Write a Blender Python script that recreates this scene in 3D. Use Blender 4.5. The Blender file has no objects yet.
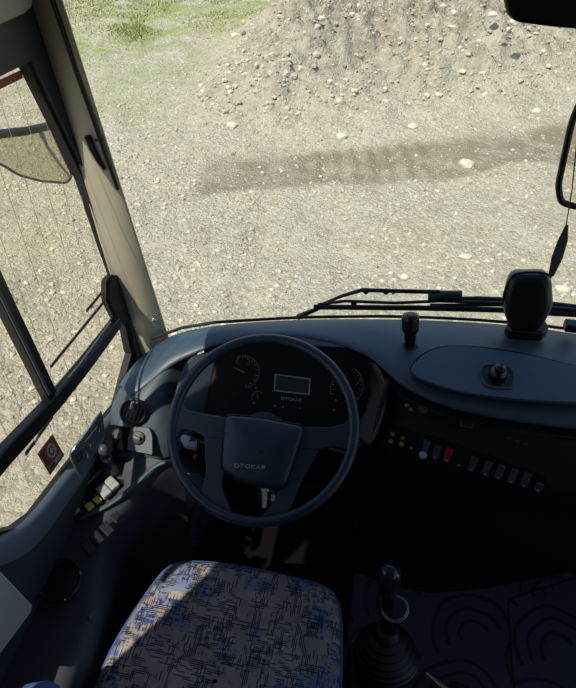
import bpy, bmesh, math, random
from mathutils import Vector, Matrix, noise
random.seed(7)
C = bpy.context.scene.collection
V = Vector

# ------------------------------------------------------------------ survey
F = 570.0; TH = math.radians(43); YAW = math.radians(11); CZ = 1.75

def ray(px, py):
    x = (px - 288) / F; y = -(py - 344) / F
    fw = math.cos(TH) + y * math.sin(TH); z = -math.sin(TH) + y * math.cos(TH)
    return V((x * math.cos(YAW) - fw * math.sin(YAW), x * math.sin(YAW) + fw * math.cos(YAW), z))

def P(px, py, X=None, Y=None, Z=None):
    d = ray(px, py)
    if X is not None: t = X / d.x
    elif Y is not None: t = Y / d.y
    else: t = (Z - CZ) / d.z
    return V((d.x * t, d.y * t, CZ + d.z * t))

def PP(px, py, o, n):
    """point on the plane through o with normal n"""
    d = ray(px, py); c = V((0, 0, CZ))
    t = (V(o) - c).dot(n) / d.dot(n)
    return c + d * t

# ------------------------------------------------------------------ materials
def mat(name, col, rough=.5, metal=0, bump=0, bscale=300, var=0, vscale=8, spec=.5, coat=0):
    m = bpy.data.materials.new(name); m.use_nodes = True
    nt = m.node_tree; b = nt.nodes['Principled BSDF']
    b.inputs['Base Color'].default_value = (*col, 1)
    b.inputs['Roughness'].default_value = rough
    b.inputs['Metallic'].default_value = metal
    b.inputs['Specular IOR Level'].default_value = spec
    b.inputs['Coat Weight'].default_value = coat
    tc = nt.nodes.new('ShaderNodeTexCoord')
    if var:
        n = nt.nodes.new('ShaderNodeTexNoise'); n.inputs['Scale'].default_value = vscale
        n.inputs['Detail'].default_value = 5
        nt.links.new(tc.outputs['Object'], n.inputs['Vector'])
        r = nt.nodes.new('ShaderNodeMapRange'); r.inputs['From Min'].default_value = .3; r.inputs['From Max'].default_value = .7
        nt.links.new(n.outputs['Fac'], r.inputs['Value'])
        mx = nt.nodes.new('ShaderNodeMix'); mx.data_type = 'RGBA'
        mx.inputs[6].default_value = (*[c * (1 - var) for c in col], 1)
        mx.inputs[7].default_value = (*[min(1, c * (1 + var)) for c in col], 1)
        nt.links.new(r.outputs[0], mx.inputs[0]); nt.links.new(mx.outputs[2], b.inputs['Base Color'])
    if bump:
        n = nt.nodes.new('ShaderNodeTexNoise'); n.inputs['Scale'].default_value = bscale
        nt.links.new(tc.outputs['Object'], n.inputs['Vector'])
        bp = nt.nodes.new('ShaderNodeBump'); bp.inputs['Strength'].default_value = bump
        bp.inputs['Distance'].default_value = .001
        nt.links.new(n.outputs['Fac'], bp.inputs['Height']); nt.links.new(bp.outputs[0], b.inputs['Normal'])
    return m

M = {}
M['dash'] = mat('dash_plastic', (.036, .068, .105), .45, bump=.4, bscale=500, var=.15, vscale=5, spec=.6)
M['matt_black'] = mat('matt_black', (.004, .004, .005), .95, spec=.1)
M['boot'] = mat('boot_rubber', (.016, .017, .02), .45, spec=.6)
M['dash_side'] = mat('grey_plastic', (.042, .062, .084), .5, bump=.4, bscale=500, var=.12, vscale=6)
M['dark'] = mat('dark_plastic', (.008, .008, .012), .5, bump=.3, bscale=400, var=.2)
M['black'] = mat('black_plastic', (.004, .004, .006), .4)
M['wheel'] = mat('wheel_leatherette', (.010, .024, .046), .42, bump=.4, bscale=700, spec=.6)
M['hub'] = mat('hub_plastic', (.009, .024, .048), .45, bump=.4, bscale=600)
M['rubber'] = mat('black_rubber', (.010, .010, .011), .75, bump=.3, bscale=200)
M['metal_dark'] = mat('wiper_metal', (.02, .022, .025), .45, .3)
M['beige'] = mat('beige_trim', (.36, .325, .27), .65, var=.06, vscale=4, bump=.2, bscale=250)
M['pillar'] = mat('pillar_trim', (.42, .39, .30), .6, var=.08, vscale=6, bump=.2, bscale=250)
M['panel_beige'] = mat('panel_beige', (.34, .33, .29), .6, var=.05)
M['ceil'] = mat('headliner', (.32, .30, .28), .9, var=.05)
M['wall'] = mat('wall_vinyl', (.028, .032, .042), .6, var=.15)
M['silver'] = mat('silver_metal', (.55, .55, .56), .3, .9)
M['chrome'] = mat('chrome', (.75, .76, .78), .15, 1)
M['key'] = mat('key_plastic', (.70, .68, .60), .4)
M['lcd'] = mat('lcd_green', (.022, .032, .028), .3)
M['letter'] = mat('pale_lettering', (.30, .31, .33), .5)
M['letter_hub'] = mat('hub_lettering', (.30, .32, .35), .4)
M['tick'] = mat('gauge_print', (.16, .16, .17), .5)
M['red'] = mat('red_plastic', (.42, .025, .02), .4)
M['bright_red'] = mat('bright_red', (.8, .05, .04), .4)
M['white'] = mat('white_lens', (.6, .63, .66), .4)
M['yellow'] = mat('yellow_lens', (.75, .62, .12), .4)
M['amber'] = mat('amber_lens', (.28, .16, .04), .4)
M['green'] = mat('green_lens', (.30, .36, .14), .4)
M['grey_sw'] = mat('switch_grey', (.065, .07, .08), .45)
M['bluegrey_sw'] = mat('switch_blue_grey', (.06, .10, .14), .45)
M['light_sw'] = mat('switch_light_grey', (.34, .35, .36), .45)
M['sticker_red'] = mat('sticker_red', (.26, .04, .025), .6)
M['sticker_grey'] = mat('sticker_grey', (.30, .31, .24), .6)
M['sticker_black'] = mat('sticker_black', (.03, .03, .025), .6)
M['brown'] = mat('brown_strip', (.055, .035, .02), .6)
M['rustred'] = mat('rust_red_reflection', (.30, .07, .04), .6)
M['board'] = mat('grey_board', (.085, .11, .125), .4, var=.25, vscale=25)
M['board_print'] = mat('board_print', (.008, .01, .012), .5)
M['board_pale'] = mat('board_pale', (.06, .078, .088), .5)
M['wire'] = mat('heating_wire', (.30, .28, .21), .5)
M['strap'] = mat('grey_strap', (.06, .065, .07), .8, bump=.5, bscale=300)
M['paint'] = mat('bus_paint', (.5, .5, .48), .4)

# mirror glass
M['mirror'] = mat('mirror_glass', (.7, .7, .7), .03, 1)

def glass(name, tint, gl=.05):
    m = bpy.data.materials.new(name); m.use_nodes = True
    nt = m.node_tree; nt.nodes.clear()
    out = nt.nodes.new('ShaderNodeOutputMaterial'); mx = nt.nodes.new('ShaderNodeMixShader')
    t = nt.nodes.new('ShaderNodeBsdfTransparent'); g = nt.nodes.new('ShaderNodeBsdfGlossy')
    n = nt.nodes.new('ShaderNodeTexNoise'); n.inputs['Scale'].default_value = 3
    mr = nt.nodes.new('ShaderNodeMapRange'); mr.inputs['To Min'].default_value = gl * .6; mr.inputs['To Max'].default_value = gl * 1.3
    tc = nt.nodes.new('ShaderNodeTexCoord'); nt.links.new(tc.outputs['Object'], n.inputs['Vector'])
    nt.links.new(n.outputs['Fac'], mr.inputs['Value']); nt.links.new(mr.outputs[0], mx.inputs['Fac'])
    t.inputs['Color'].default_value = (*tint, 1); g.inputs['Roughness'].default_value = .02
    nt.links.new(t.outputs[0], mx.inputs[1]); nt.links.new(g.outputs[0], mx.inputs[2])
    nt.links.new(mx.outputs[0], out.inputs[0])
    return m
M['glass'] = glass('windshield_glass', (.95, .97, .93), .02)
M['side_glass'] = glass('side_window_glass', (.90, .88, .80), .03)

def N(nt, t, **kw):
    n = nt.nodes.new(t)
    for k, v in kw.items():
        if k in n.inputs.keys(): n.inputs[k].default_value = v
        else: setattr(n, k, v)
    return n
def ramp(nt, stops, interp='LINEAR'):
    r = nt.nodes.new('ShaderNodeValToRGB'); e = r.color_ramp; e.interpolation = interp
    while len(e.elements) < len(stops): e.elements.new(.5)
    for el, (p, c) in zip(e.elements, stops):
        el.position = p; el.color = (*c, 1) if len(c) == 3 else c
    return r
def mixc(nt, fac, a, b, mode='MIX'):
    m = nt.nodes.new('ShaderNodeMix'); m.data_type = 'RGBA'; m.blend_type = mode
    for s, v in ((0, fac), (6, a), (7, b)):
        if hasattr(v, 'links') or isinstance(v, bpy.types.NodeSocket): nt.links.new(v, m.inputs[s])
        elif isinstance(v, (int, float)): m.inputs[s].default_value = v
        else: m.inputs[s].default_value = (*v, 1)
    return m.outputs[2]
def math_(nt, op, a, b=0.0, c=0.0):
    m = nt.nodes.new('ShaderNodeMath'); m.operation = op
    for i, v in enumerate((a, b, c)):
        if isinstance(v, bpy.types.NodeSocket): nt.links.new(v, m.inputs[i])
        else: m.inputs[i].default_value = v
    return m.outputs[0]

def fabric_mat():
    m = bpy.data.materials.new('seat_fabric'); m.use_nodes = True; nt = m.node_tree
    b = nt.nodes['Principled BSDF']; b.inputs['Roughness'].default_value = .95
    b.inputs['Specular IOR Level'].default_value = .15
    tc = nt.nodes.new('ShaderNodeTexCoord').outputs['Object']
    def nz(scale, det, loc=(0, 0, 0)):
        mp = nt.nodes.new('ShaderNodeMapping'); mp.inputs['Scale'].default_value = scale; mp.inputs['Location'].default_value = loc
        nt.links.new(tc, mp.inputs[0])
        n = N(nt, 'ShaderNodeTexNoise', Scale=1.0, Detail=det); nt.links.new(mp.outputs[0], n.inputs['Vector'])
        return n.outputs['Fac']
    def step(v, a, w=.03):
        r = N(nt, 'ShaderNodeMapRange'); r.inputs['From Min'].default_value = a - w; r.inputs['From Max'].default_value = a + w
        nt.links.new(v, r.inputs['Value']); return r.outputs[0]
    # blocky patches
    vor = N(nt, 'ShaderNodeTexVoronoi', Scale=19.0, Randomness=.6); vor.distance = 'CHEBYCHEV'
    nt.links.new(tc, vor.inputs['Vector'])
    sep = nt.nodes.new('ShaderNodeSeparateColor'); nt.links.new(vor.outputs['Color'], sep.inputs[0])
    base = mixc(nt, step(nz((14, 14, 14), 2), .5, .1), (.25, .22, .22), (.33, .29, .28))
    blue = math_(nt, 'MULTIPLY', step(sep.outputs[0], .66, .02), step(nz((9, 9, 9), 2, (3, 1, 0)), .44, .05))
    rag = step(nz((150, 34, 20), 1, (2, 2, 0)), .47, .06)
    rag2 = step(nz((34, 150, 20), 1, (6, 2, 0)), .47, .06)
    blue = math_(nt, 'MULTIPLY', blue, math_(nt, 'MAXIMUM', math_(nt, 'MULTIPLY', rag, rag2), .45))
    col = mixc(nt, blue, base, (.055, .13, .33))
    navy = math_(nt, 'MULTIPLY', math_(nt, 'MULTIPLY', step(sep.outputs[1], .72, .02), math_(nt, 'MULTIPLY', rag, rag2)), .8)
    col = mixc(nt, navy, col, (.035, .05, .13))
    sxyz = nt.nodes.new('ShaderNodeSeparateXYZ'); nt.links.new(tc, sxyz.inputs[0])
    def strokes(u, v, S, seed):
        a = math_(nt, 'MULTIPLY', math_(nt, 'ADD', u, 5.0), S)
        ln = math_(nt, 'LESS_THAN', math_(nt, 'FRACT', a), .55)
        cb = nt.nodes.new('ShaderNodeCombineXYZ')
        nt.links.new(math_(nt, 'MULTIPLY', math_(nt, 'FLOOR', a), 3.37), cb.inputs[0])
        nt.links.new(math_(nt, 'MULTIPLY', v, 34.0), cb.inputs[1]); cb.inputs[2].default_value = seed
        n = N(nt, 'ShaderNodeTexNoise', Scale=1.0, Detail=0.0); nt.links.new(cb.outputs[0], n.inputs['Vector'])
        return math_(nt, 'MULTIPLY', ln, step(n.outputs['Fac'], .50, .02))
    sv = math_(nt, 'MULTIPLY', strokes(sxyz.outputs[0], sxyz.outputs[1], 280.0, 1.0), step(nz((34, 20, 20), 1, (5, 0, 0)), .50, .02))
    sh = math_(nt, 'MULTIPLY', strokes(sxyz.outputs[1], sxyz.outputs[0], 270.0, 6.0), step(nz((20, 36, 20), 1, (0, 7, 0)), .51, .02))
    stk = math_(nt, 'MAXIMUM', sv, sh)
    col = mixc(nt, math_(nt, 'MULTIPLY', stk, .92), col, (.012, .014, .028))
    nt.links.new(col, b.inputs['Base Color'])
    bp = nt.nodes.new('ShaderNodeBump'); bp.inputs['Strength'].default_value = .4; bp.inputs['Distance'].default_value = .001
    nt.links.new(nz((600, 600, 600), 1), bp.inputs['Height']); nt.links.new(bp.outputs[0], b.inputs['Normal'])
    return m
M['fabric'] = fabric_mat()
M['blue_fabric'] = mat('blue_fabric', (.05, .10, .28), .95, bump=.5, bscale=400, var=.3, vscale=40)

def tread_mat():
    m = bpy.data.materials.new('tread_rubber'); m.use_nodes = True; nt = m.node_tree
    b = nt.nodes['Principled BSDF']; b.inputs['Roughness'].default_value = .6
    tc = nt.nodes.new('ShaderNodeTexCoord').outputs['Object']
    sx = nt.nodes.new('ShaderNodeSeparateXYZ'); nt.links.new(tc, sx.inputs[0])
    S = 1 / .15
    wn_ = N(nt, 'ShaderNodeTexNoise', Scale=6.0, Detail=1.0); nt.links.new(tc, wn_.inputs['Vector'])
    wob = math_(nt, 'MULTIPLY', wn_.outputs['Fac'], .35)
    rx0 = math_(nt, 'ADD', math_(nt, 'MULTIPLY', sx.outputs[0], .87 * S), math_(nt, 'MULTIPLY', sx.outputs[1], .5 * S))
    ry0 = math_(nt, 'SUBTRACT', math_(nt, 'MULTIPLY', sx.outputs[1], .87 * S), math_(nt, 'MULTIPLY', sx.outputs[0], .5 * S))
    ax = math_(nt, 'ADD', rx0, wob); ay = math_(nt, 'ADD', ry0, wob)
    fx = math_(nt, 'FRACT', ax); fy = math_(nt, 'FRACT', ay)
    par = math_(nt, 'MODULO', math_(nt, 'ADD', math_(nt, 'FLOOR', math_(nt, 'ADD', ax, 100.0)), math_(nt, 'FLOOR', math_(nt, 'ADD', ay, 100.0))), 2.0)
    # flip the arc centre in every other cell
    cx = math_(nt, 'ABSOLUTE', math_(nt, 'SUBTRACT', fx, par))
    d = math_(nt, 'SQRT', math_(nt, 'ADD', math_(nt, 'MULTIPLY', cx, cx), math_(nt, 'MULTIPLY', fy, fy)))
    w = math_(nt, 'SINE', math_(nt, 'MULTIPLY', d, 25.0))
    msk = math_(nt, 'MULTIPLY', math_(nt, 'LESS_THAN', d, .98), math_(nt, 'GREATER_THAN', d, .22))
    h = math_(nt, 'MULTIPLY', math_(nt, 'MULTIPLY', math_(nt, 'GREATER_THAN', w, .62), msk), 1.0)
    n = N(nt, 'ShaderNodeTexNoise', Scale=420.0, Detail=3.0); nt.links.new(tc, n.inputs['Vector'])
    n2 = N(nt, 'ShaderNodeTexNoise', Scale=9.0, Detail=4.0); nt.links.new(tc, n2.inputs['Vector'])
    c = mixc(nt, n2.outputs['Fac'], (.028, .030, .05), (.075, .078, .11))
    c = mixc(nt, math_(nt, 'MULTIPLY', n.outputs['Fac'], .6), c, (.13, .13, .18))
    c = mixc(nt, math_(nt, 'MULTIPLY', h, .65), c, (.006, .007, .014))
    nt.links.new(c, b.inputs['Base Color'])
    bp = nt.nodes.new('ShaderNodeBump'); bp.inputs['Strength'].default_value = .7; bp.inputs['Distance'].default_value = .003
    nt.links.new(math_(nt, 'ADD', h, math_(nt, 'MULTIPLY', n.outputs['Fac'], .4)), bp.inputs['Height'])
    nt.links.new(bp.outputs[0], b.inputs['Normal'])
    return m
M['tread'] = tread_mat()

def N_clamp(nt, v):
    q = N(nt, 'ShaderNodeMapRange'); q.inputs['From Min'].default_value = .38; q.inputs['From Max'].default_value = .55
    q.inputs['To Min'].default_value = .45
    nt.links.new(v, q.inputs['Value']); return q.outputs[0]
def ground_mat():
    m = bpy.data.materials.new('gravel_ground'); m.use_nodes = True; nt = m.node_tree
    b = nt.nodes['Principled BSDF']; b.inputs['Roughness'].default_value = .95; b.inputs['Specular IOR Level'].default_value = .1
    tc = nt.nodes.new('ShaderNodeTexCoord').outputs['Object']
    def nz(s, d=6, r=.6):
        n = N(nt, 'ShaderNodeTexNoise', Scale=s, Detail=d, Roughness=r); nt.links.new(tc, n.inputs['Vector']); return n.outputs['Fac']
    def vor(s):
        n = N(nt, 'ShaderNodeTexVoronoi', Scale=s); nt.links.new(tc, n.inputs['Vector']); return n
    att = nt.nodes.new('ShaderNodeVertexColor'); att.layer_name = 'zones'
    sp = nt.nodes.new('ShaderNodeSeparateColor'); nt.links.new(att.outputs[0], sp.inputs[0])
    r1 = ramp(nt, [(.30, (.34, .315, .225)), (.5, (.475, .442, .34)), (.7, (.57, .54, .43))])
    nt.links.new(nz(2.2, 10, .72), r1.inputs[0])
    v1 = vor(26); v2 = vor(60); v3 = vor(11)
    s1 = nt.nodes.new('ShaderNodeSeparateColor'); nt.links.new(v1.outputs['Color'], s1.inputs[0])
    s2 = nt.nodes.new('ShaderNodeSeparateColor'); nt.links.new(v2.outputs['Color'], s2.inputs[0])
    ra = ramp(nt, [(0, (.24, .21, .14)), (.5, (.47, .43, .32)), (1, (.66, .61, .48))]); nt.links.new(s1.outputs[0], ra.inputs[0])
    rb = ramp(nt, [(0, (.27, .235, .16)), (.5, (.47, .42, .31)), (1, (.62, .57, .44))]); nt.links.new(s2.outputs[0], rb.inputs[0])
    c = mixc(nt, .38, r1.outputs[0], rb.outputs[0])
    c = mixc(nt, math_(nt, 'MULTIPLY', math_(nt, 'GREATER_THAN', s1.outputs[1], .6), .42), c, ra.outputs[0])
    # crevices between stones
    cr = N(nt, 'ShaderNodeMapRange'); cr.inputs['From Min'].default_value = .015; cr.inputs['From Max'].default_value = .0
    # pile: greyer, darker, with dark noise painting in clod shadows; G: damp, B: grass
    dk = ramp(nt, [(.40, (.17, .155, .11)), (.50, (.34, .315, .24)), (.60, (.46, .43, .335))]); nt.links.new(nz(5.5, 12, .8), dk.inputs[0])
    c = mixc(nt, math_(nt, 'MULTIPLY', sp.outputs[0], .85), c, dk.outputs[0])
    damp = math_(nt, 'MULTIPLY', math_(nt, 'MULTIPLY', sp.outputs[1], .95), N_clamp(nt, nz(3.2, 6, .7)))
    c = mixc(nt, damp, c, (.27, .24, .165))
    gr = ramp(nt, [(.42, (0, 0, 0)), (.58, (1, 1, 1))]); nt.links.new(nz(1.7, 8, .75), gr.inputs[0])
    g2 = ramp(nt, [(.3, (.19, .23, .06)), (.7, (.38, .41, .15))]); nt.links.new(nz(9, 8, .8), g2.inputs[0])
    gf = math_(nt, 'MULTIPLY', math_(nt, 'MULTIPLY', gr.outputs[0], sp.outputs[2]), .85)
    c = mixc(nt, gf, c, g2.outputs[0])
    nt.links.new(c, b.inputs['Base Color'])
    hgt = math_(nt, 'ADD', math_(nt, 'MULTIPLY', nz(14, 10, .75), 1.0), math_(nt, 'MULTIPLY', math_(nt, 'SUBTRACT', 1.0, v1.outputs['Distance']), .35))
    hgt = math_(nt, 'ADD', hgt, math_(nt, 'MULTIPLY', math_(nt, 'SUBTRACT', 1.0, v2.outputs['Distance']), .25))
    bp = nt.nodes.new('ShaderNodeBump'); bp.inputs['Strength'].default_value = .9; bp.inputs['Distance'].default_value = .045
    nt.links.new(hgt, bp.inputs['Height']); nt.links.new(bp.outputs[0], b.inputs['Normal'])
    return m
M['ground'] = ground_mat()
def stone_mat(name, c0, c1):
    m = bpy.data.materials.new(name); m.use_nodes = True; nt = m.node_tree
    b = nt.nodes['Principled BSDF']; b.inputs['Roughness'].default_value = .95; b.inputs['Specular IOR Level'].default_value = .1
    g = nt.nodes.new('ShaderNodeNewGeometry')
    r = ramp(nt, [(0, c0), (1, c1)]); nt.links.new(g.outputs['Random Per Island'], r.inputs[0])
    tc = nt.nodes.new('ShaderNodeTexCoord').outputs['Object']
    n = N(nt, 'ShaderNodeTexNoise', Scale=30.0, Detail=4.0); nt.links.new(tc, n.inputs['Vector'])
    c = mixc(nt, math_(nt, 'MULTIPLY', n.outputs['Fac'], .3), r.outputs[0], (.42, .38, .28))
    nt.links.new(c, b.inputs['Base Color']); return m
M['chips'] = stone_mat('gravel_chips', (.27, .245, .18), (.60, .55, .43))
M['stone'] = stone_mat('pale_stone', (.42, .385, .29), (.60, .56, .45))
M['grass'] = stone_mat('grass_blades', (.22, .25, .07), (.42, .42, .18))

# ------------------------------------------------------------------ object helpers
ORG = {}
def root(name, loc, label=None, cat=None, group=None, kind=None):
    o = bpy.data.objects.new(name, None); C.objects.link(o); o.location = loc
    o.empty_display_size = .05
    ORG[o.name] = V(loc); tag(o, label, cat, group, kind); return o
def tag(o, label=None, cat=None, group=None, kind=None):
    if label: o['label'] = label
    if cat: o['category'] = cat
    if group: o['group'] = group
    if kind: o['kind'] = kind
    return o
def mesh(name, verts, faces, m, parent=None, smooth=True, bevel=0, sub=0, solid=0, segs=2, auto=None, origin=None):
    if parent is not None: off = ORG[parent.name]
    else:
        off = V(origin) if origin is not None else V((0, 0, 0))
    me = bpy.data.meshes.new(name)
    me.from_pydata([tuple(V(v) - off) for v in verts], [], faces)
    bm = bmesh.new(); bm.from_mesh(me); bmesh.ops.remove_doubles(bm, verts=bm.verts, dist=1e-6)
    bmesh.ops.recalc_face_normals(bm, faces=bm.faces); bm.to_mesh(me); bm.free()
    me.materials.append(m)
    for p in me.polygons: p.use_smooth = smooth
    o = bpy.data.objects.new(name, me); C.objects.link(o)
    if parent is not None:
        o.parent = parent; ORG[o.name] = off
    else:
        o.location = off; ORG[o.name] = off
    if solid:
        s = o.modifiers.new('solid', 'SOLIDIFY'); s.thickness = solid; s.offset = -1
    if bevel:
        bv = o.modifiers.new('bevel', 'BEVEL'); bv.width = bevel; bv.segments = segs; bv.limit_method = 'ANGLE'; bv.angle_limit = math.radians(35)
    if sub:
        s = o.modifiers.new('sub', 'SUBSURF'); s.levels = sub; s.render_levels = sub
    if smooth and not sub:
        w = o.modifiers.new('wn', 'WEIGHTED_NORMAL'); w.keep_sharp = False
    return o

def frame(z, x=None):
    z = V(z).normalized()
    x = V(x) if x is not None else (V((1, 0, 0)) if abs(z.x) < .9 else V((0, 1, 0)))
    x = (x - z * x.dot(z)).normalized(); y = z.cross(x)
    return x, y, z
def boxg(c, size, ax=None):
    x, y, z = ax if ax else (V((1, 0, 0)), V((0, 1, 0)), V((0, 0, 1)))
    c = V(c); sx, sy, sz = [s / 2 for s in size]
    vs = [c + x * i * sx + y * j * sy + z * k * sz for i in (-1, 1) for j in (-1, 1) for k in (-1, 1)]
    fs = [(0, 1, 3, 2), (4, 6, 7, 5), (0, 4, 5, 1), (2, 3, 7, 6), (0, 2, 6, 4), (1, 5, 7, 3)]
    return vs, fs
def prism(outline, d):
    """closed 3D outline extruded by vector d"""
    n = len(outline); d = V(d)
    vs = [V(p) for p in outline] + [V(p) + d for p in outline]
    fs = [tuple(range(n)), tuple(range(2 * n - 1, n - 1, -1))] + [(i, (i + 1) % n, n + (i + 1) % n, n + i) for i in range(n)]
    return vs, fs
def ringprism(outer, inner, d):
    n = len(outer); d = V(d)
    vs = [V(p) for p in outer] + [V(p) for p in inner] + [V(p) + d for p in outer] + [V(p) + d for p in inner]
    fs = []
    for i in range(n):
        j = (i + 1) % n
        fs += [(i, j, n + j, n + i), (2 * n + i, 3 * n + i, 3 * n + j, 2 * n + j), (i, 2 * n + i, 2 * n + j, j), (n + i, n + j, 3 * n + j, 3 * n + i)]
    return vs, fs
def tubeg(path, r, n=12, closed=False, flat=1.0, up=None, cap=True):
    path = [V(p) for p in path]; m = len(path)
    rr = r if isinstance(r, (list, tuple)) else [r] * m
    vs = []; fs = []; px = None
    for i, p in enumerate(path):
        a = path[(i - 1) % m] if (closed or i > 0) else p; b = path[(i + 1) % m] if (closed or i < m - 1) else p
        t = (b - a).normalized()
        x0 = up if up is not None else (px if px is not None else (V((0, 0, 1)) if abs(t.z) < .9 else V((1, 0, 0))))
        x = V(x0) - t * V(x0).dot(t); x.normalize(); px = x; y = t.cross(x)
        for k in range(n):
            an = 2 * math.pi * k / n
            vs.append(p + x * math.cos(an) * rr[i] * flat + y * math.sin(an) * rr[i])
    for i in range(m if closed else m - 1):
        j = (i + 1) % m
        for k in range(n):
            l = (k + 1) % n
            fs.append((i * n + k, j * n + k, j * n + l, i * n + l))
    if not closed and cap:
        fs.append(tuple(range(n))); fs.append(tuple(range(m * n - 1, (m - 1) * n - 1, -1)))
    return vs, fs
def latheg(prof, o, axis, n=28, x=None):
    """prof = [(r, h)] along axis from o"""
    x, y, z = frame(axis, x); o = V(o); vs = []; fs = []
    for r, h in prof:
        for k in range(n):
            a = 2 * math.pi * k / n
            vs.append(o + z * h + (x * math.cos(a) + y * math.sin(a)) * max(r, 1e-5))
    for i in range(len(prof) - 1):
        for k in range(n):
            l = (k + 1) % n; fs.append((i * n + k, i * n + l, (i + 1) * n + l, (i + 1) * n + k))
    if prof[0][0] > 1e-4: fs.append(tuple(range(n)))
    if prof[-1][0] > 1e-4: fs.append(tuple(range((len(prof) - 1) * n, len(prof) * n)))
    return vs, fs
def join(*gs):
    vs = []; fs = []
    for v, f in gs:
        b = len(vs); vs += list(v); fs += [tuple(i + b for i in q) for q in f]
    return vs, fs
def loft(rows, closed=False):
    n = len(rows[0]); vs = [V(p) for r in rows for p in r]; fs = []
    for i in range(len(rows) - 1):
        for k in range(n if closed else n - 1):
            l = (k + 1) % n; fs.append((i * n + k, i * n + l, (i + 1) * n + l, (i + 1) * n + k))
    return vs, fs
def chaikin(pts, it=2, closed=True):
    pts = [V(p) for p in pts]
    for _ in range(it):
        q = []
        n = len(pts)
        if not closed: q.append(pts[0])
        for i in range(n if closed else n - 1):
            a, b = pts[i], pts[(i + 1) % n]; q += [a * .75 + b * .25, a * .25 + b * .75]
        if not closed: q.append(pts[-1])
        pts = q
    return pts
def roundpoly(pts, r, seg=4):
    """round each corner of a closed 3D polygon"""
    out = []; n = len(pts); pts = [V(p) for p in pts]
    for i in range(n):
        a, b, c = pts[i - 1], pts[i], pts[(i + 1) % n]
        ra = min(r, (a - b).length * .45, (c - b).length * .45)
        p0 = b + (a - b).normalized() * ra; p1 = b + (c - b).normalized() * ra
        for k in range(seg + 1):
            t = k / seg; out.append(p0 * (1 - t) ** 2 + b * 2 * t * (1 - t) + p1 * t * t)
    return out
def resample(pts, n):
    pts = [V(p) for p in pts]; L = [0]
    for a, b in zip(pts, pts[1:]): L.append(L[-1] + (b - a).length)
    out = []
    for k in range(n):
        s = L[-1] * k / (n - 1); i = 0
        while i < len(L) - 2 and L[i + 1] < s: i += 1
        t = (s - L[i]) / max(1e-9, L[i + 1] - L[i]); out.append(pts[i].lerp(pts[i + 1], t))
    return out
def text(name, s, o, xdir, n, size, m, parent, ext=.0006, sx=1.0, space=1.0):
    cu = bpy.data.curves.new(name, 'FONT'); cu.body = s; cu.size = size; cu.extrude = ext
    cu.align_x = 'CENTER'; cu.align_y = 'CENTER'; cu.space_character = space
    t = bpy.data.objects.new(name + '_tmp', cu); C.objects.link(t)
    bpy.context.view_layer.update()
    me = bpy.data.meshes.new_from_object(t.evaluated_get(bpy.context.evaluated_depsgraph_get()))
    bpy.data.objects.remove(t)
    x, y, z = frame(n, xdir); off = ORG[parent.name]
    for v in me.vertices:
        c = v.co.copy(); v.co = V(o) + x * c.x * sx + y * c.y + z * c.z - off
    me.materials.clear(); me.materials.append(m)
    ob = bpy.data.objects.new(name, me); C.objects.link(ob); ob.parent = parent; ORG[ob.name] = off
    return ob
def struct(o, kind='structure'):
    o['kind'] = kind; return o

# ------------------------------------------------------------------ ground outside
def sstep(a, b, x):
    t = max(0, min(1, (x - a) / (b - a))); return t * t * (3 - 2 * t)
GZ = -.9
def pile(x, y):
    toe = 6.25 + .40 * x + .25 * noise.noise(V((x * .5, 3, 0)))
    side = sstep(-3.0, -1.3, x + .3 * noise.noise(V((y, 0, 7)))) * (1 - sstep(2.6, 4.6, x + (y - 6) * .12 + .4 * noise.noise(V((y, 2, 7)))))
    return side * sstep(toe, toe + 2.4, y) * (1 - sstep(10.5, 14.5, y))
def damp(x, y):
    toe = 6.25 + .40 * x
    w = .25 * noise.noise(V((x * 1.1, y * 1.1, 2)))
    a = sstep(toe - 1.05, toe - .85, y + w) * (1 - sstep(toe - .15, toe + .1, y + w)) * sstep(-2.0, -1.7, x) * (1 - sstep(1.9, 2.6, x))
    return a
def gh(x, y):
    p = pile(x, y); n = noise.fractal(V((x * .6, y * .6, 0)), 1, 2, 4) * .05
    n += noise.fractal(V((x * 3.1, y * 3.1, 5)), .8, 2, 4) * (.018 + .10 * p)
    n += noise.noise(V((x * 1.3, y * 1.3, 9))) * .18 * p
    z = GZ + n + .62 * p + p * (.30 * abs(noise.noise(V((x * 3.1, y * 3.1, 1)))) + .20 * max(0, noise.noise(V((x * 7.7, y * 7.7, 4)))) + .16 * max(0, noise.noise(V((x * 13, y * 13, 8)))))
    d = damp(x, y)
    if d > .01:   # tyre cleats pressed into the damp strip
        z = z * (1 - .6 * d) + (GZ - .03) * .6 * d
        z += d * .020 * math.sin((x + y * .15) * 34) * (1 if -.9 < x < .4 else .25)
    rut = math.exp(-((x + .95 - (y - 3) * -.1) / .12) ** 2) * (1 - sstep(4.6, 5.2, y))
    z -= .03 * rut
    return z
def axis(a, b, fine0, fine1, s):
    out = []; v = fine0
    while v < fine1: out.append(v); v += s
    st = s; v = fine0
    L = []
    while v > a: st *= 1.12; v -= st; L.append(v)
    st = s; v = out[-1]; R = []
    while v < b: st *= 1.12; v += st; R.append(v)
    return L[::-1] + out + R
xs = axis(-60, 60, -6.5, 5.2, .05); ys = axis(-40, 80, .2, 11.5, .05)
vs = []; cols = []
for y in ys:
    for x in xs:
        vs.append((x, y, gh(x, y)))
        g = max(sstep(8.6, 10.5, y - (x + 3) * .9), .75 * sstep(-2.4, -4.6, x - (y - 4) * -.2) if False else 0)
        g = max(g, .45 * sstep(2.2, 3.4, -x) * (1 - sstep(4.5, 6.5, y)))
        g = max(g, .5 * sstep(2.0, 3.2, -x) * sstep(5.5, 6.5, y))
        cols.append((pile(x, y), damp(x, y) + .6 * math.exp(-((x - 2.0) ** 2 / .15 + (y - 6.9) ** 2 / .10)), g, 1))
nx = len(xs)
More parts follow.
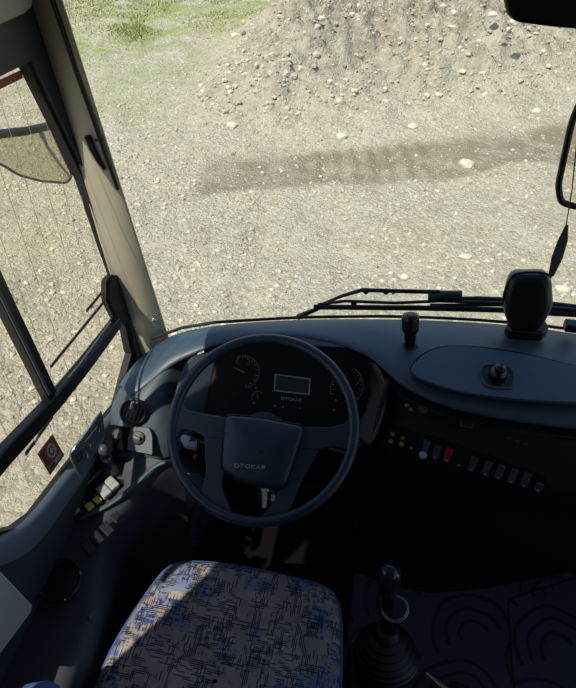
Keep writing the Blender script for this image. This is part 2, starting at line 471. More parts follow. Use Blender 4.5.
fs = [(j * nx + i, j * nx + i + 1, (j + 1) * nx + i + 1, (j + 1) * nx + i) for j in range(len(ys) - 1) for i in range(nx - 1)]
me = bpy.data.meshes.new('ground'); me.from_pydata(vs, [], fs)
ca = me.color_attributes.new('zones', 'FLOAT_COLOR', 'POINT')
ca.data.foreach_set('color', [c for q in cols for c in q])
me.materials.append(M['ground'])
for p in me.polygons: p.use_smooth = True
ground = bpy.data.objects.new('ground', me); C.objects.link(ground); struct(ground)

def rockg(r, seed, sub=1):
    bm = bmesh.new(); bmesh.ops.create_icosphere(bm, subdivisions=sub, radius=r)
    sc = V((random.uniform(.8, 1.35), random.uniform(.7, 1.1), random.uniform(.45, .8)))
    v = [V((p.co.x * sc.x, p.co.y * sc.y, p.co.z * sc.z)) * (1 + .35 * noise.noise(p.co / r * 1.3 + V((seed, 0, 0)))) for p in bm.verts]
    f = [tuple(q.index for q in p.verts) for p in bm.faces]; bm.free(); return v, f
# gravel chips : nobody could count them
protos = [rockg(1, s * 3.7) for s in range(8)]
av = []; af = []
for k in range(14000):
    px = random.uniform(-5, 590); py = random.uniform(-10, 420) if random.random() < .55 else random.uniform(-10, 200)
    q = P(px, py, Z=GZ)
    q += V((random.uniform(-.15, .15), random.uniform(-.15, .15), 0))
    if q.y > 14 or (q.y < 2.0 and q.x > -1.0): continue
    pl = pile(q.x, q.y)
    r = random.paretovariate(2.6) * .0078
    if pl > .2: r *= 1.7
    if damp(q.x, q.y) > .4 and random.random() < .7: continue
    r = min(r, .05 if pl > .2 else .026)
    v, f = random.choice(protos); a = random.uniform(0, 6.28); ca_, sa_ = math.cos(a), math.sin(a); b = len(av)
    z0 = gh(q.x, q.y) + r * .15
    for p in v: av.append((q.x + r * (p.x * ca_ - p.y * sa_), q.y + r * (p.x * sa_ + p.y * ca_), z0 + r * p.z))
    af += [tuple(i + b for i in t) for t in f]
me = bpy.data.meshes.new('gravel_chips'); me.from_pydata(av, [], af); me.materials.append(M['chips'])
o = bpy.data.objects.new('gravel_chips', me); C.objects.link(o)
tag(o, 'loose pale gravel chips scattered over the sunlit ground outside', 'gravel', kind='stuff')
# grass
av = []; af = []
for k in range(16000):
    px = random.uniform(60, 300); py = random.uniform(-12, 45)
    dens = 1 - sstep(8, 42, py) ; dens *= 1 - sstep(180, 300, px)
    if random.random() > dens * .9 + .03: 
        px = random.gauss(132, 11); py = random.gauss(30, 5)
        if random.random() > .25: continue
    q = P(px, py, Z=GZ); a = random.uniform(0, 6.28); h = random.uniform(.02, .055); w = .010
    if noise.noise(V((q.x * .9, q.y * .9, 4))) < -.12: continue
    z0 = gh(q.x, q.y) - .005; dx, dy = math.cos(a) * w, math.sin(a) * w; b = len(av)
    lx, ly = random.uniform(-.04, .04), random.uniform(-.04, .04)
    av += [(q.x - dx, q.y - dy, z0), (q.x + dx, q.y + dy, z0), (q.x + lx, q.y + ly, z0 + h)]; af.append((b, b + 1, b + 2))
me = bpy.data.meshes.new('grass'); me.from_pydata(av, [], af); me.materials.append(M['grass'])
o = bpy.data.objects.new('grass', me); C.objects.link(o)
tag(o, 'short green grass growing at the far left edge of the gravel', 'grass', kind='stuff')
# distinct larger stones
def stone(px, py, r, label, group=None, name='stone'):
    q = P(px, py, Z=GZ)
    for _ in range(6):
        z = gh(q.x, q.y); q = P(px, py, Z=z)
    v, f = rockg(r, px * .37, 2)
    o = mesh(name, [p + q + V((0, 0, r * .2)) for p in v], f, M['stone'], smooth=False, origin=q)
    tag(o, label, 'stone', group); return o
stone(327, 123, .075, 'pale rounded stone alone at the foot of the gravel heap, above the damp strip')
stone(342, 137, .05, 'small pale stone just in front of the gravel heap beside the damp strip')
stone(466, 166, .07, 'flat pale stone lying right of the damp tyre-marked strip')
stone(412, 127, .055, 'whitish stone on the lower slope of the heap, right of centre')
stone(536, 112, .06, 'pale stone on the right flank of the gravel heap')
stone(465, 258, .045, 'flat whitish stone on bare gravel left of the dash-mounted black device')
stone(562, 290, .05, 'pale stone seen just right of the dash-mounted black device')
stone(405, 278, .035, 'pale stone on the gravel just beyond the windscreen wiper')
stone(232, 126, .06, 'grey stone near the left toe of the gravel heap')
GL = 'fist-sized pale stone lying among the gravel of the heap'
for k in range(70):
    px = random.uniform(195, 570); py = random.uniform(8, 155)
    q = P(px, py, Z=GZ + .3)
    if pile(q.x, q.y) < .15: continue
    stone(px, py, random.uniform(.025, .055), GL, 'loose stones on the gravel heap')
GL2 = 'small pale stone lying on the flat gravel in front of the bus'
for k in range(45):
    px = random.uniform(150, 570); py = random.uniform(175, 305)
    stone(px, py, random.uniform(.008, .019), GL2, 'loose stones on the flat gravel')

# ------------------------------------------------------------------ bus shell
WX = -.62
def plateX(pts, x, t):   # pixel outline on plane X=x, thickness t outward
    return prism([P(a, b, X=x) for a, b in pts], (-t, 0, 0))
fl = mesh('floor', *boxg((.45, -.9, -.02), (2.2, 4.2, .04)), M['tread'], smooth=False); struct(fl)
struct(mesh('ceiling', *boxg((.45, -1.0, 2.03), (2.3, 4.3, .06)), M['ceil'], smooth=False))
struct(mesh('wall_back', *boxg((.45, -3.0, .75), (2.2, .05, 2.5)), M['wall'], smooth=False))
# right wall : solid below, window band above
struct(mesh('wall_right', *join(boxg((1.56, -1.35, .40), (.05, 3.3, .86)), boxg((1.56, .7, .05), (.05, 1.0, .14)), boxg((1.56, .25, .5), (.05, .08, .9)), boxg((1.56, -.9, 1.88), (.05, 4.2, .24)),
      boxg((1.56, 1.1, 1.3), (.05, .12, .95)), boxg((1.56, -.4, 1.3), (.05, .10, .95)), boxg((1.56, -1.9, 1.3), (.05, 1.9, .95))), M['wall'], smooth=False))
struct(mesh('wall_front', *join(boxg((.54, 1.23, .10), (2.0, .04, 1.0)), boxg((.49, 1.17, 1.95), (2.1, .10, .12))), M['wall'], smooth=False))
# left wall around the driver's window, following the window outline
glass_out = [(-60, 90), (16, 59), (24, 76), (78, 183), (97, 240), (112, 282), (119, 318), (127, 356), (112, 408), (62, 470), (27, 515), (8, 528), (-20, 533), (-90, 560)]
inner = [V((WX, -.02, 1.50))] + [P(a, b, X=WX) for a, b in glass_out[1:-2]] + [V((WX, -.02, P(-20, 533, X=WX).z + .01))]
# outer boundary is a rectangle of wall, matched point by point
ymax = 1.28; ymin = inner[-1].y
outp = []
for p in inner:
    outp.append(None)
yf = 1.10
outer = [V((WX, inner[0].y, 2.0)), V((WX, inner[1].y, 2.0)), V((WX, .96, 2.0)), V((WX, .97, 1.8)), V((WX, 1.04, 1.3)), V((WX, 1.08, .95)), V((WX, yf, .78)), V((WX, yf, .60)),
         V((WX, 1.0, -.1)), V((WX, .8, -.1)), V((WX, .6, -.1)), V((WX, inner[-1].y, -.1))]
vs, fs = loft([inner, outer])
wl = mesh('wall_left', *join((vs, fs), boxg((WX, (inner[0].y - 3) / 2, .95), (.02, abs(inner[0].y + 3), 2.1))), M['wall'], solid=.03, smooth=False); struct(wl)

# window_1 : driver's side window
w1 = root('window_1', (WX, .7, .6)); struct(w1)
gi = [V((WX + .002, -.02, 1.50))] + [P(a, b, X=WX + .002) for a, b in [ (16, 59), (78, 183), (97, 240), (112, 282), (119, 318), (127, 356), (112, 408), (62, 470), (27, 515), (8, 528)]] + [V((WX + .002, -.02, .82))]
mesh('pane', gi, [tuple(range(len(gi)))], M['side_glass'], w1, smooth=False)
def strip(pts, w, x, t=.02, n=None):   # band following a pixel path on plane X=x
    Q = [P(a, b, X=x) for a, b in pts]; out = []; inn = []
    for i, p in enumerate(Q):
        a = Q[max(0, i - 1)]; b = Q[min(len(Q) - 1, i + 1)]; d = (b - a).normalized()
        s = V((0, -d.z, d.y)); ww = w[i] if isinstance(w, (list, tuple)) else w
        out.append(p + s * ww / 2); inn.append(p - s * ww / 2)
    return prism(out + inn[::-1], (t, 0, 0))
# rubber frame round the opening
def band(outer_px, inner_px, x, t):
    A = [P(a, b, X=x) for a, b in outer_px]; B = [P(a, b, X=x) for a, b in inner_px]
    vs = A + B + [p + V((t, 0, 0)) for p in A] + [p + V((t, 0, 0)) for p in B]; n = len(A); fs = []
    for i in range(n - 1):
        j = i + 1
        fs += [(i, j, n + j, n + i), (2 * n + i, 3 * n + i, 3 * n + j, 2 * n + j), (i, 2 * n + i, 2 * n + j, j), (n + i, n + j, 3 * n + j, 3 * n + i)]
    return vs, fs
mesh('window_frame', *join(
    band([(-60, 50), (14, 30), (32, 55), (78, 170), (103, 238), (124, 282), (136, 318), (145, 352)],
         [(-60, 92), (14, 59), (22, 74), (75, 180), (95, 240), (110, 282), (117, 318), (124, 352)], WX + .004, .018),
    band([(145, 352), (124, 400), (72, 470), (33, 515), (14, 531), (-20, 541), (-90, 560)],
         [(125, 352), (111, 404), (62, 466), (26, 513), (8, 526), (-20, 532), (-90, 550)], WX + .004, .018)), M['rubber'], w1, smooth=False)
mesh('sliding_rail', *strip([(-60, 522), (0, 453), (50, 400), (80, 364), (113, 321)], [.038, .038, .036, .034, .030], WX + .012, .02), M['black'], w1, smooth=False, bevel=.003)
mesh('rail_channel', *strip([(54, 395), (80, 363), (110, 322)], .005, WX + .034, .004), M['grey_sw'], w1, smooth=False)
mesh('window_divider', *strip([(-30, 243), (0, 305), (20, 345), (46, 398)], [.028, .028, .028, .028], WX + .010, .02), M['black'], w1, smooth=False, bevel=.003)
mesh('divider_highlight', *strip([(-26, 243), (4, 303), (24, 343), (49, 394)], .007, WX + .031, .002), M['grey_sw'], w1, smooth=False)
# frame catch at the front of the rail
mesh('catch', *prism(roundpoly([P(a, b, X=WX + .008) for a, b in [(101, 280), (108, 273), (116, 290), (122, 325), (110, 318), (101, 300)]], .01), (.022, 0, 0)), M['rubber'], w1)
# unseen panel and bar added to block sun from the footwell
mesh('added_sun_blocker', *boxg((WX + .012, .33, 1.34), (.004, .40, .32)), M['dark'], w1, smooth=False)
mesh('added_sun_blocker_bar', *tubeg([(WX + .014, .13, 1.18), (WX + .014, .53, 1.18)], .008, 8), M['metal_dark'], w1)
# fine heating wires run up the glass
wires = []
for k in range(11):
    yb = .52 + k * .052; za = P(52, 395, X=WX).z
    zb = 1.5
    wires.append(tubeg([(WX + .006, yb, .80 + (yb - .5) * -.25), (WX + .006, yb + .03, zb)], .0005, 5))
mesh('heating_wires', *join(*wires), M['wire'], w1)
w1k = root('glass_stripe', (WX, .9, .8), 'longer dark brown stripe on the driver side glass above the rail', 'stripe')
mesh('stripe', *strip([(50, 367), (104, 301)], .007, WX + .004, .002), M['brown'], w1k, smooth=False)
o = mesh('glass_stripe', *strip([(86, 311), (105, 288)], .007, WX + .004, .002), M['brown'], smooth=False, origin=P(95, 300, X=WX))
tag(o, 'shorter dark brown stripe on the driver side glass just below the pillar catch', 'stripe')
# lower glass strips and warning sticker
o = root('dash_stripe', P(38, 450, X=WX), 'broken dark strip on the lower side glass left of the red sticker', 'stripe')
mesh('strip_segment', *strip([(38, 436), (52, 416)], .009, WX + .004, .002), M['brown'], o, smooth=False)
mesh('strip_segment', *strip([(25, 454), (34, 442)], .009, WX + .004, .002), M['brown'], o, smooth=False)
mesh('strip_segment', *strip([(34.5, 441.5), (37.5, 436.5)], .009, WX + .004, .002), M['sticker_grey'], o, smooth=False)
st = root('warning_sticker', P(50, 475, X=WX), 'red bordered rectangular warning sticker on the lower driver side glass', 'sticker')
q = [P(a, b, X=WX + .004) for a, b in [(52, 434), (64, 455), (50, 475), (37, 454)]]
mesh('backing', *prism(q, (.001, 0, 0)), M['sticker_red'], st, smooth=False)
def qi(u, v, h=.0015):
    return q[0] * (1 - u) * (1 - v) + q[1] * u * (1 - v) + q[2] * u * v + q[3] * (1 - u) * v + V((h, 0, 0))
def discq(u0, v0, ru, rv, h): return [qi(u0 + ru * math.cos(a * .3927), v0 + rv * math.sin(a * .3927), h) for a in range(16)]
mesh('pictogram', *join(ringprism(discq(.38, .42, .27, .25, .0015), discq(.38, .42, .17, .16, .0015), (.0006, 0, 0)),
     prism(discq(.38, .42, .10, .10, .0015), (.0006, 0, 0))), M['sticker_grey'], st, smooth=False)
mesh('pictogram_bar', *join(prism([qi(.72, .08), qi(.90, .08), qi(.90, .92), qi(.72, .92)], (.0006, 0, 0)),), M['sticker_grey'], st, smooth=False)
mesh('text_block', *join(*[prism([qi(.12 + i * .11, .78), qi(.18 + i * .11, .78), qi(.18 + i * .11, .94), qi(.12 + i * .11, .94)], (.0008, 0, 0)) for i in range(5)],
     prism([qi(.74, .55, .0022), qi(.88, .55, .0022), qi(.88, .9, .0022), qi(.74, .9, .0022)], (.0003, 0, 0))), M['sticker_black'], st, smooth=False)

# baseboard below the side glass : pale blue-grey capping
cap_pts = [(120, 400), (98, 425), (80, 452), (58, 480), (36, 508), (14, 532), (-15, 541), (-80, 556)]
capo = [P(a, b, X=-.598) for a, b in cap_pts]
dw = [.01, .02, .025, .03, .035, .038, .04, .04]
rows = [[p for p in capo], [p + V((.012, 0, -.006)) for p in capo], [p + V((.018, -.004, -d)) for p, d in zip(capo, dw)], [p + V((.006, 0, -d - .05)) for p, d in zip(capo, dw)]]
struct(mesh('trim_1', *loft(rows), mat('window_capping', (.11, .14, .18), .5), sub=1))

# A pillar
def pillar_ring(z_i):
    return None
def edge(pb, pt, X0, X1, n=9, ext=.35):
    a = P(*pb, X=X0); b = P(*pt, X=X1); return a, b
L0, L1 = P(134, 352, X=-.605), P(23, 0, X=-.605)
A0, A1 = P(140, 350, X=-.592), P(29, 0, X=-.594)
F0, F1 = P(150, 344, X=-.56), P(45, 0, X=-.565)
R0, R1 = P(167, 331, X=-.522), P(63, 0, X=-.525)
def ext(a, b, t): return a + (b - a) * t
rows = []
for t in (-.25, 0, .12, .3, .5, .75, 1, 1.25, 1.6):
    l, a_, f, r = ext(L0, L1, t), ext(A0, A1, t), ext(F0, F1, t), ext(R0, R1, t)
    if t > .9: pass
    rows.append([l, a_, f + V((.0, -.004, 0)), f.lerp(r, .5) + V((.003, -.003, 0)), r, r + V((-.035, .05, 0)), l + V((-.03, .08, 0))])
pil = root('trim_2', (L0.x, L0.y, L0.z)); struct(pil)
mesh('pillar_cover', *loft(rows, True), M['pillar'], pil, smooth=True, bevel=.006, segs=3)
def pix(p):   # where a point appears in the survey photograph
    z = p.z - CZ; f = -p.x * math.sin(YAW) + p.y * math.cos(YAW); q_ = p.x * math.cos(YAW) + p.y * math.sin(YAW)
    D = f * math.cos(TH) - z * math.sin(TH); u = f * math.sin(TH) + z * math.cos(TH)
    return 288 + F * q_ / D, 344 - F * u / D
def onf(px, py, dx=0.0):   # a point on the front face of the pillar
    def at(a, b):
        lo, hi = -.3, 1.5
        for _ in range(40):
            m_ = (lo + hi) / 2
            if pix(ext(a, b, m_))[1] > py: lo = m_
            else: hi = m_
        return ext(a, b, lo)
    f = at(F0, F1) + V((0, -.004, 0)); r_ = at(R0, R1); xf = pix(f)[0]; xr = pix(r_)[0]
    return f.lerp(r_, (px - xf) / (xr - xf)) + V((.25, -1, 0)).normalized() * (.004 + dx)
sp_ = [onf(*p) for p in [(47, -20), (53, 0), (65, 35), (78, 75), (94, 120), (105, 152), (118, 188)]]
mesh('seam_strip', *tubeg(sp_, .0035, 8), M['black'], pil)
cl_ = [onf(*p) for p in [(88, 134), (93, 146), (99, 158), (105, 168)]]
mesh('cover_clip', *tubeg(cl_, [.010, .010, .008, .004], 10, flat=.5), M['black'], pil)
mesh('clip_pin', *tubeg([onf(96, 139), onf(103, 139)], .0025, 8), M['black'], pil)
mesh('cover_screw', *latheg([(.006, 0), (.006, .003), (.003, .0045), (0, .0045)], onf(154, 318, .0), (.2, -1, .3), 14), M['chrome'], pil)

# header panel, top left, and the dark channel under it
hdr = root('trim_3', P(0, 20, X=-.59)); struct(hdr)
hp = [P(a, b, X=-.575) for a, b in [(-90, -60), (34, -60), (34, 0), (33, 8), (26, 14), (0, 26), (-90, 62)]]
mesh('header_cover', *prism(hp, (-.03, 0, 0)), M['beige'], hdr, bevel=.006, segs=3)
hp = [P(a, b, X=-.60) for a, b in [(-90, 0), (10, 2), (24, -12), (30, 30), (34, 62), (18, 40), (0, 50), (-90, 85)]]
mesh('header_channel', *prism(hp, (-.02, 0, 0)), M['rubber'], hdr, smooth=False)

# beige partition corner beside the driver, bottom left
pt = [P(a, b, X=-.54) for a, b in [(-24, 545), (0, 569), (27, 598), (34, 605), (31, 614), (0, 656), (-24, 690)]]
pb = mesh('trim_4', *prism(pt, (-.055, 0, 0)), M['panel_beige'], bevel=.006, segs=3); struct(pb)

# windscreen
base_px = [(120, 372, .74), (150, 345, .76), (167, 330, .79), (215, 322, .80), (300, 317, .80), (380, 316, .80), (430, 317, .80), (500, 321, .80), (576, 329, .80), (640, 342, .80)]
base = [P(a, b, Z=z) for a, b, z in base_px]
wb = [base[2] + V((-.03, -.04, 0))] + base[2:] + [V((1.0, 1.12, .80)), V((1.35, .98, .80))]
wb = resample(wb, 24)
top = [V((p.x * .98, min(1.22, p.y + .06), 1.92)) for p in wb]
ws = root('window_2', (.2, 1.15, .8)); struct(ws)
mesh('pane', *loft([[p + V((0, .012, -.02)) for p in wb], top]), M['glass'], ws)
mesh('glass_seal', *tubeg([p + V((0, .004, -.004)) for p in wb], .004, 8), M['rubber'], ws)

# ------------------------------------------------------------------ dashboard
dash = root('dashboard', (.1, 1.0, 0), 'dark blue-grey moulded dashboard curving round the driver under the windscreen', 'dashboard')
# rows run left to right. windscreen edge, crest, front lip
rowA = [(118, 384, .715), (128, 364, .725), (147, 348, .735), (167, 330, .785), (215, 322, .80), (260, 319, .80), (300, 317, .80), (340, 316, .80), (385, 316, .80), (430, 317, .80), (480, 319, .80), (530, 323, .80), (590, 331, .80), (680, 350, .80)]
rowB = [(121, 386, .735), (133, 372, .75), (150, 358, .765), (176, 340, .80), (216, 329, .815), (260, 325, .82), (300, 323, .82), (340, 323, .82), (385, 324, .82), (430, 326, .82), (480, 330, .82), (530, 336, .82), (590, 345, .82), (680, 364, .82)]
rowC = [(126, 392, .735), (145, 378, .755), (163, 362, .775), (190, 350, .80), (224, 338, .815), (262, 333, .83), (300, 333, .83), (340, 341, .83), (380, 354, .83), (400, 378, .83), (445, 402, .83), (515, 414, .83), (590, 420, .83), (680, 432, .83)]
rowD = [(133, 399, .73), (152, 386, .75), (170, 369, .765), (194, 357, .79), (226, 344, .805), (262, 339, .82), (300, 339, .82), (340, 347, .82), (374, 361, .82), (394, 388, .81), (438, 411, .805), (515, 428, .80), (590, 436, .80), (680, 448, .80)]
def lerprow(a, b, t): return [p.lerp(q, t) for p, q in zip(a, b)]
RA, RB, RC, RD = [[P(a, b, Z=z) for a, b, z in r] for r in (rowA, rowB, rowC, rowD)]
for q_ in (RA, RB, RC, RD): q_.append(q_[-1] + V((.74, -.14, 0)))
RM = lerprow(RB, RC, .55)
for i in range(9, 14): RM[i].z += .012
RE = [p + V((0, .05, -.012)) for p in RD]
R0_ = [p + V((0, .015, -.05)) for p in RA]
mesh('top_cover', *loft([R0_, RA, RB, RM, RC, RD, RE]), M['dash'], dash, sub=2)

# left pod facing the driver (vent, socket, lamp switch)
pod = [
 [(127, 364, .71), (116, 384, .705), (108, 402, .70), (106, 420, .685), (101, 438, .665), (99, 456, .63)],
 [(131, 372, .728), (122, 388, .724), (114, 404, .712), (112, 422, .694), (108, 440, .670), (106, 456, .63)],
 [(148, 378, .755), (142, 390, .745), (134, 408, .72), (128, 426, .70), (125, 441, .670), (122, 457, .63)],
 [(168, 368, .765), (160, 380, .755), (155, 395, .735), (153, 422, .70), (153, 442, .665), (152, 458, .63)],
 [(176, 362, .765), (170, 376, .75), (165, 400, .72), (166, 425, .69), (170, 445, .655), (169, 460, .62)],
]
rows = [[P(a, b, Z=z) for a, b, z in r] for r in pod]
rows[0] = [V((-.605, p.y + .02, p.z - .02)) for p in rows[0]]
rows.append([p + V((.03, .10, -.03)) for p in rows[4]])
mesh('side_pod', *loft(rows), M['dash_side'], dash, sub=2)
# frame of the pod face used to seat its details
pc = P(134, 412, Z=.718); pn = (P(134, 390, Z=.745) - P(128, 440, Z=.672)).cross(P(152, 412, Z=.715) - P(112, 412, Z=.712)).normalized()
if pn.z < 0: pn = -pn
px_, py_, pz_ = frame(pn, (1, -.2, 0))
vent = mesh('air_vent', *latheg([(.031, -.004), (.033, .004), (.030, .008), (.027, .006), (.025, .001), (.018, .006), (.008, .008), (0, .008)], pc + pz_ * .002, pz_, 36), M['dark'], dash)
for k in range(-2, 3):
    h = .021 * math.cos(k * .45)
    mesh('vent_slat', *boxg(pc + px_ * k * .009 + pz_ * .009, (.0022, 2 * h, .004), (px_, py_, pz_)), M['dark'], vent, smooth=False)
# the socket sits in a dark panel
def pod_pt(a, b, up=0): return PP(a, b, pc, pz_) + pz_ * up
mesh('socket_panel', *prism(roundpoly([pod_pt(*p, -.006) for p in [(108, 424), (133, 428), (131, 452), (102, 458)]], .006), pz_ * .008), M['matt_black'], dash, bevel=.001)
mesh('socket_ring', *latheg([(.0118, .0), (.0120, .0025), (.0110, .0025), (.0106, .0005), (.0106, .0)], pod_pt(118, 434, .003), pz_, 28), M['grey_sw'], dash)
swp = mesh('lamp_switch_plate', *prism(roundpoly([pod_pt(*p, -.008) for p in [(133, 426), (150, 428), (153, 436), (153, 455), (128, 450), (129, 436)]], .004), pz_ * .013), M['dash_side'], dash, bevel=.0015)
mesh('lamp_dial', *join(latheg([(.016, 0), (.016, .004), (.0145, .006), (0, .006)], pod_pt(139, 438, .004), pz_, 28)), M['dark'], swp)
mesh('lamp_knob', *boxg(pod_pt(139, 438, .015), (.018, .008, .012), (px_, py_, pz_)), M['grey_sw'], swp, bevel=.002)

# instrument cluster
co = P(290, 385, Z=.735); cn = V((-.05, -.62, .78)).normalized()
def cl(a, b, up=0): return PP(a, b, co, cn) + cn * up
cx_ = (cl(310, 387) - cl(275, 383)).normalized(); cx_, cy_, cz_ = frame(cn, cx_)
clus = mesh('instrument_cluster', *prism([cl(*p, -.02) for p in [(206, 340), (400, 350), (380, 440), (190, 428)]], cn * .02), mat('cluster_face', (.004, .005, .008), .6, spec=.15), dash, smooth=False)
# binnacle side walls and hood underside
bl = mesh('binnacle', *join(
   loft([[P(187, 358, Z=.785), P(176, 385, Z=.755), P(170, 420, Z=.71), P(172, 450, Z=.67)],
         [P(199, 353, Z=.79), P(190, 380, Z=.75), P(184, 412, Z=.705), P(184, 442, Z=.665)],
         [cl(222, 345, .0), cl(214, 372, 0), cl(208, 400, 0), cl(204, 425, 0)]]),), M['dash_side'], dash, sub=2, solid=.002)
mesh('binnacle', *loft([[P(374, 358, Z=.82), P(390, 385, Z=.80), P(384, 415, Z=.75), P(372, 450, Z=.70)],
         [P(368, 364, Z=.80), P(380, 388, Z=.775), P(374, 415, Z=.73), P(362, 445, Z=.69)],
         [cl(362, 352), cl(372, 380), cl(366, 410), cl(352, 432)]]), M['black'], dash, sub=2, solid=.002)
q = [cl(*p, .001) for p in [(275, 374), (310.5, 378.5), (309.5, 395), (274, 391)]]
q2 = [cl(*p, .001) for p in [(276, 375), (309.5, 379.4), (308.6, 394), (275, 390)]]
mesh('display_frame', *ringprism(q, q2, cn * .001), M['letter'], clus, smooth=False)
mesh('display', *prism(q2, cn * .0006), M['lcd'], clus, smooth=False)
text('cluster_lettering', 'OTOKAR', cl(291.5, 399.5, .001), cx_, cn, .0105, M['letter'], clus, sx=1.15)
def dial(c, r, a0, a1, n, m=M['tick'], ln=.18, needle=None):
    gs = []
    for k in range(n):
        a = math.radians(a0 + (a1 - a0) * k / (n - 1)); d = cx_ * math.cos(a) + cy_ * math.sin(a); s = cz_.cross(d)
        l = r * (ln if k % 2 == 0 else ln * .55)
        gs.append(boxg(c + d * (r - l / 2) + cn * .001, (l, .0014 if k % 2 == 0 else .0009, .0006), (d, s, cz_)))
    arc = [c + (cx_ * math.cos(math.radians(a0 + (a1 - a0) * k / 24)) + cy_ * math.sin(math.radians(a0 + (a1 - a0) * k / 24))) * r * 1.04 + cn * .001 for k in range(25)]
    gs.append(tubeg(arc, .0005, 5))
    g = mesh('gauge', *join(*gs), m, clus, smooth=False)
    if needle is not None:
        a = math.radians(needle); d = cx_ * math.cos(a) + cy_ * math.sin(a)
        mesh('needle', *tubeg([c - d * r * .1 + cn * .002, c + d * r * .62 + cn * .002], [.0013, .0006], 6), m, g)
    return g
dial(cl(243, 372), .040, 120, -70, 19, needle=160)
dial(cl(243, 362), .016, 200, -20, 9)
dial(cl(258, 398), .016, 200, 60, 7, needle=110)
dial(cl(345, 389), .034, 210, 100, 11)
dial(cl(345, 385), .042, 60, -60, 15)
dial(cl(352, 377), .020, 90, -60, 8)
for p in [(336, 400), (334, 410), (254, 403), (275, 406), (283, 407), (300, 408), (256, 388)]:
    mesh('indicator_mark', *boxg(cl(*p, .001), (.004, .003, .0006), (cx_, cy_, cz_)), M['tick'], clus, smooth=False)

# storage lid on the right lobe, with recessed latch
lo = P(495, 380, Z=.850); ln_ = V((0, -.05, 1)).normalized()
def ld(a, b, up=0): return PP(a, b, lo, ln_) + ln_ * up
lid_px = [(409, 374), (414, 362), (428, 351), (446, 346), (480, 347), (530, 355), (600, 372), (640, 392), (600, 404), (540, 402), (480, 396), (440, 388)]
lidp = chaikin([ld(*p, -.004) for p in lid_px], 2)
ctr = sum(lidp, V((0, 0, 0))) / len(lidp)
lid = mesh('storage_lid', *prism(lidp, ln_ * .006), M['dash'], dash, bevel=.003, segs=3)
mesh('lid_seam', *tubeg([p + ln_ * .003 + (p - ctr).normalized() * .003 for p in lidp], .0022, 6, closed=True), M['black'], dash)
lp = roundpoly([ld(*p, .001) for p in [(478, 372), (482, 365), (508, 366), (516, 374), (513, 391), (484, 388)]], .012, 5)
lc = sum(lp, V((0, 0, 0))) / len(lp)
lat = mesh('latch_plate', *ringprism(lp, [lc + (p - lc) * .88 for p in lp], ln_ * .004), M['dash_side'], lid, bevel=.001)
mesh('latch_recess', *prism([lc + (p - lc) * .9 for p in lp], ln_ * .0015), M['dark'], lid, smooth=False)
mesh('latch_knob', *latheg([(.019, 0), (.018, .014), (.012, .017), (.009, .022), (.012, .025), (.011, .032), (0, .033)], lc + ln_ * .001 + V((0, -.004, 0)), ln_, 24), M['black'], lid)

# centre panel, angled to the driver, with radio bay and row of switches
so = P(390, 430, Z=.70); sdir = (P(540, 485, Z=.70) - so).normalized()
sn = V((sdir.y, -sdir.x, 0)).normalized()
if sn.y > 0: sn = -sn
sn = (sn + V((0, 0, .45))).normalized()
def sw(a, b, up=0): return PP(a, b, so, sn) + sn * up
sx_, sy_, sz_ = frame(sn, sdir)
def widen(rows): return [list(q) + [q[-1] + V((.74, -.12, 0))] for q in rows]
cp = mesh('centre_panel', *join(
    loft(widen([[V((p.x, 1.12, .745)) for p in (P(384, 372, Z=.80), P(400, 395, Z=.79), P(445, 415, Z=.79), P(515, 432, Z=.79), P(600, 442, Z=.79), P(690, 456, Z=.79))],
          [P(384, 372, Z=.80), P(400, 395, Z=.79), P(445, 415, Z=.79), P(515, 432, Z=.79), P(600, 442, Z=.79), P(690, 456, Z=.79)],
          [sw(380, 405, -.03), sw(398, 402, -.03), sw(440, 420, -.03), sw(515, 440, -.03), sw(600, 462, -.03), sw(690, 482, -.03)],
          [sw(376, 424), sw(392, 424), sw(440, 440), sw(515, 468), sw(600, 495), sw(690, 525)],
          [sw(370, 452), sw(388, 452), sw(440, 470), sw(515, 496), sw(600, 525), sw(690, 560)],
          [V((.02, .93, .45)), V((.07, .91, .45)), V((.18, .88, .45)), V((.30, .84, .45)), V((.52, .82, .45)), V((.8, .80, .45))],
          [P(352, 570, Z=0.0), P(390, 583, Z=0.0), P(430, 592, Z=0.0), P(480, 588, Z=0.0), P(576, 570, Z=0.0), P(690, 560, Z=0.0)]]))), M['dark'], dash, smooth=True, solid=.004)
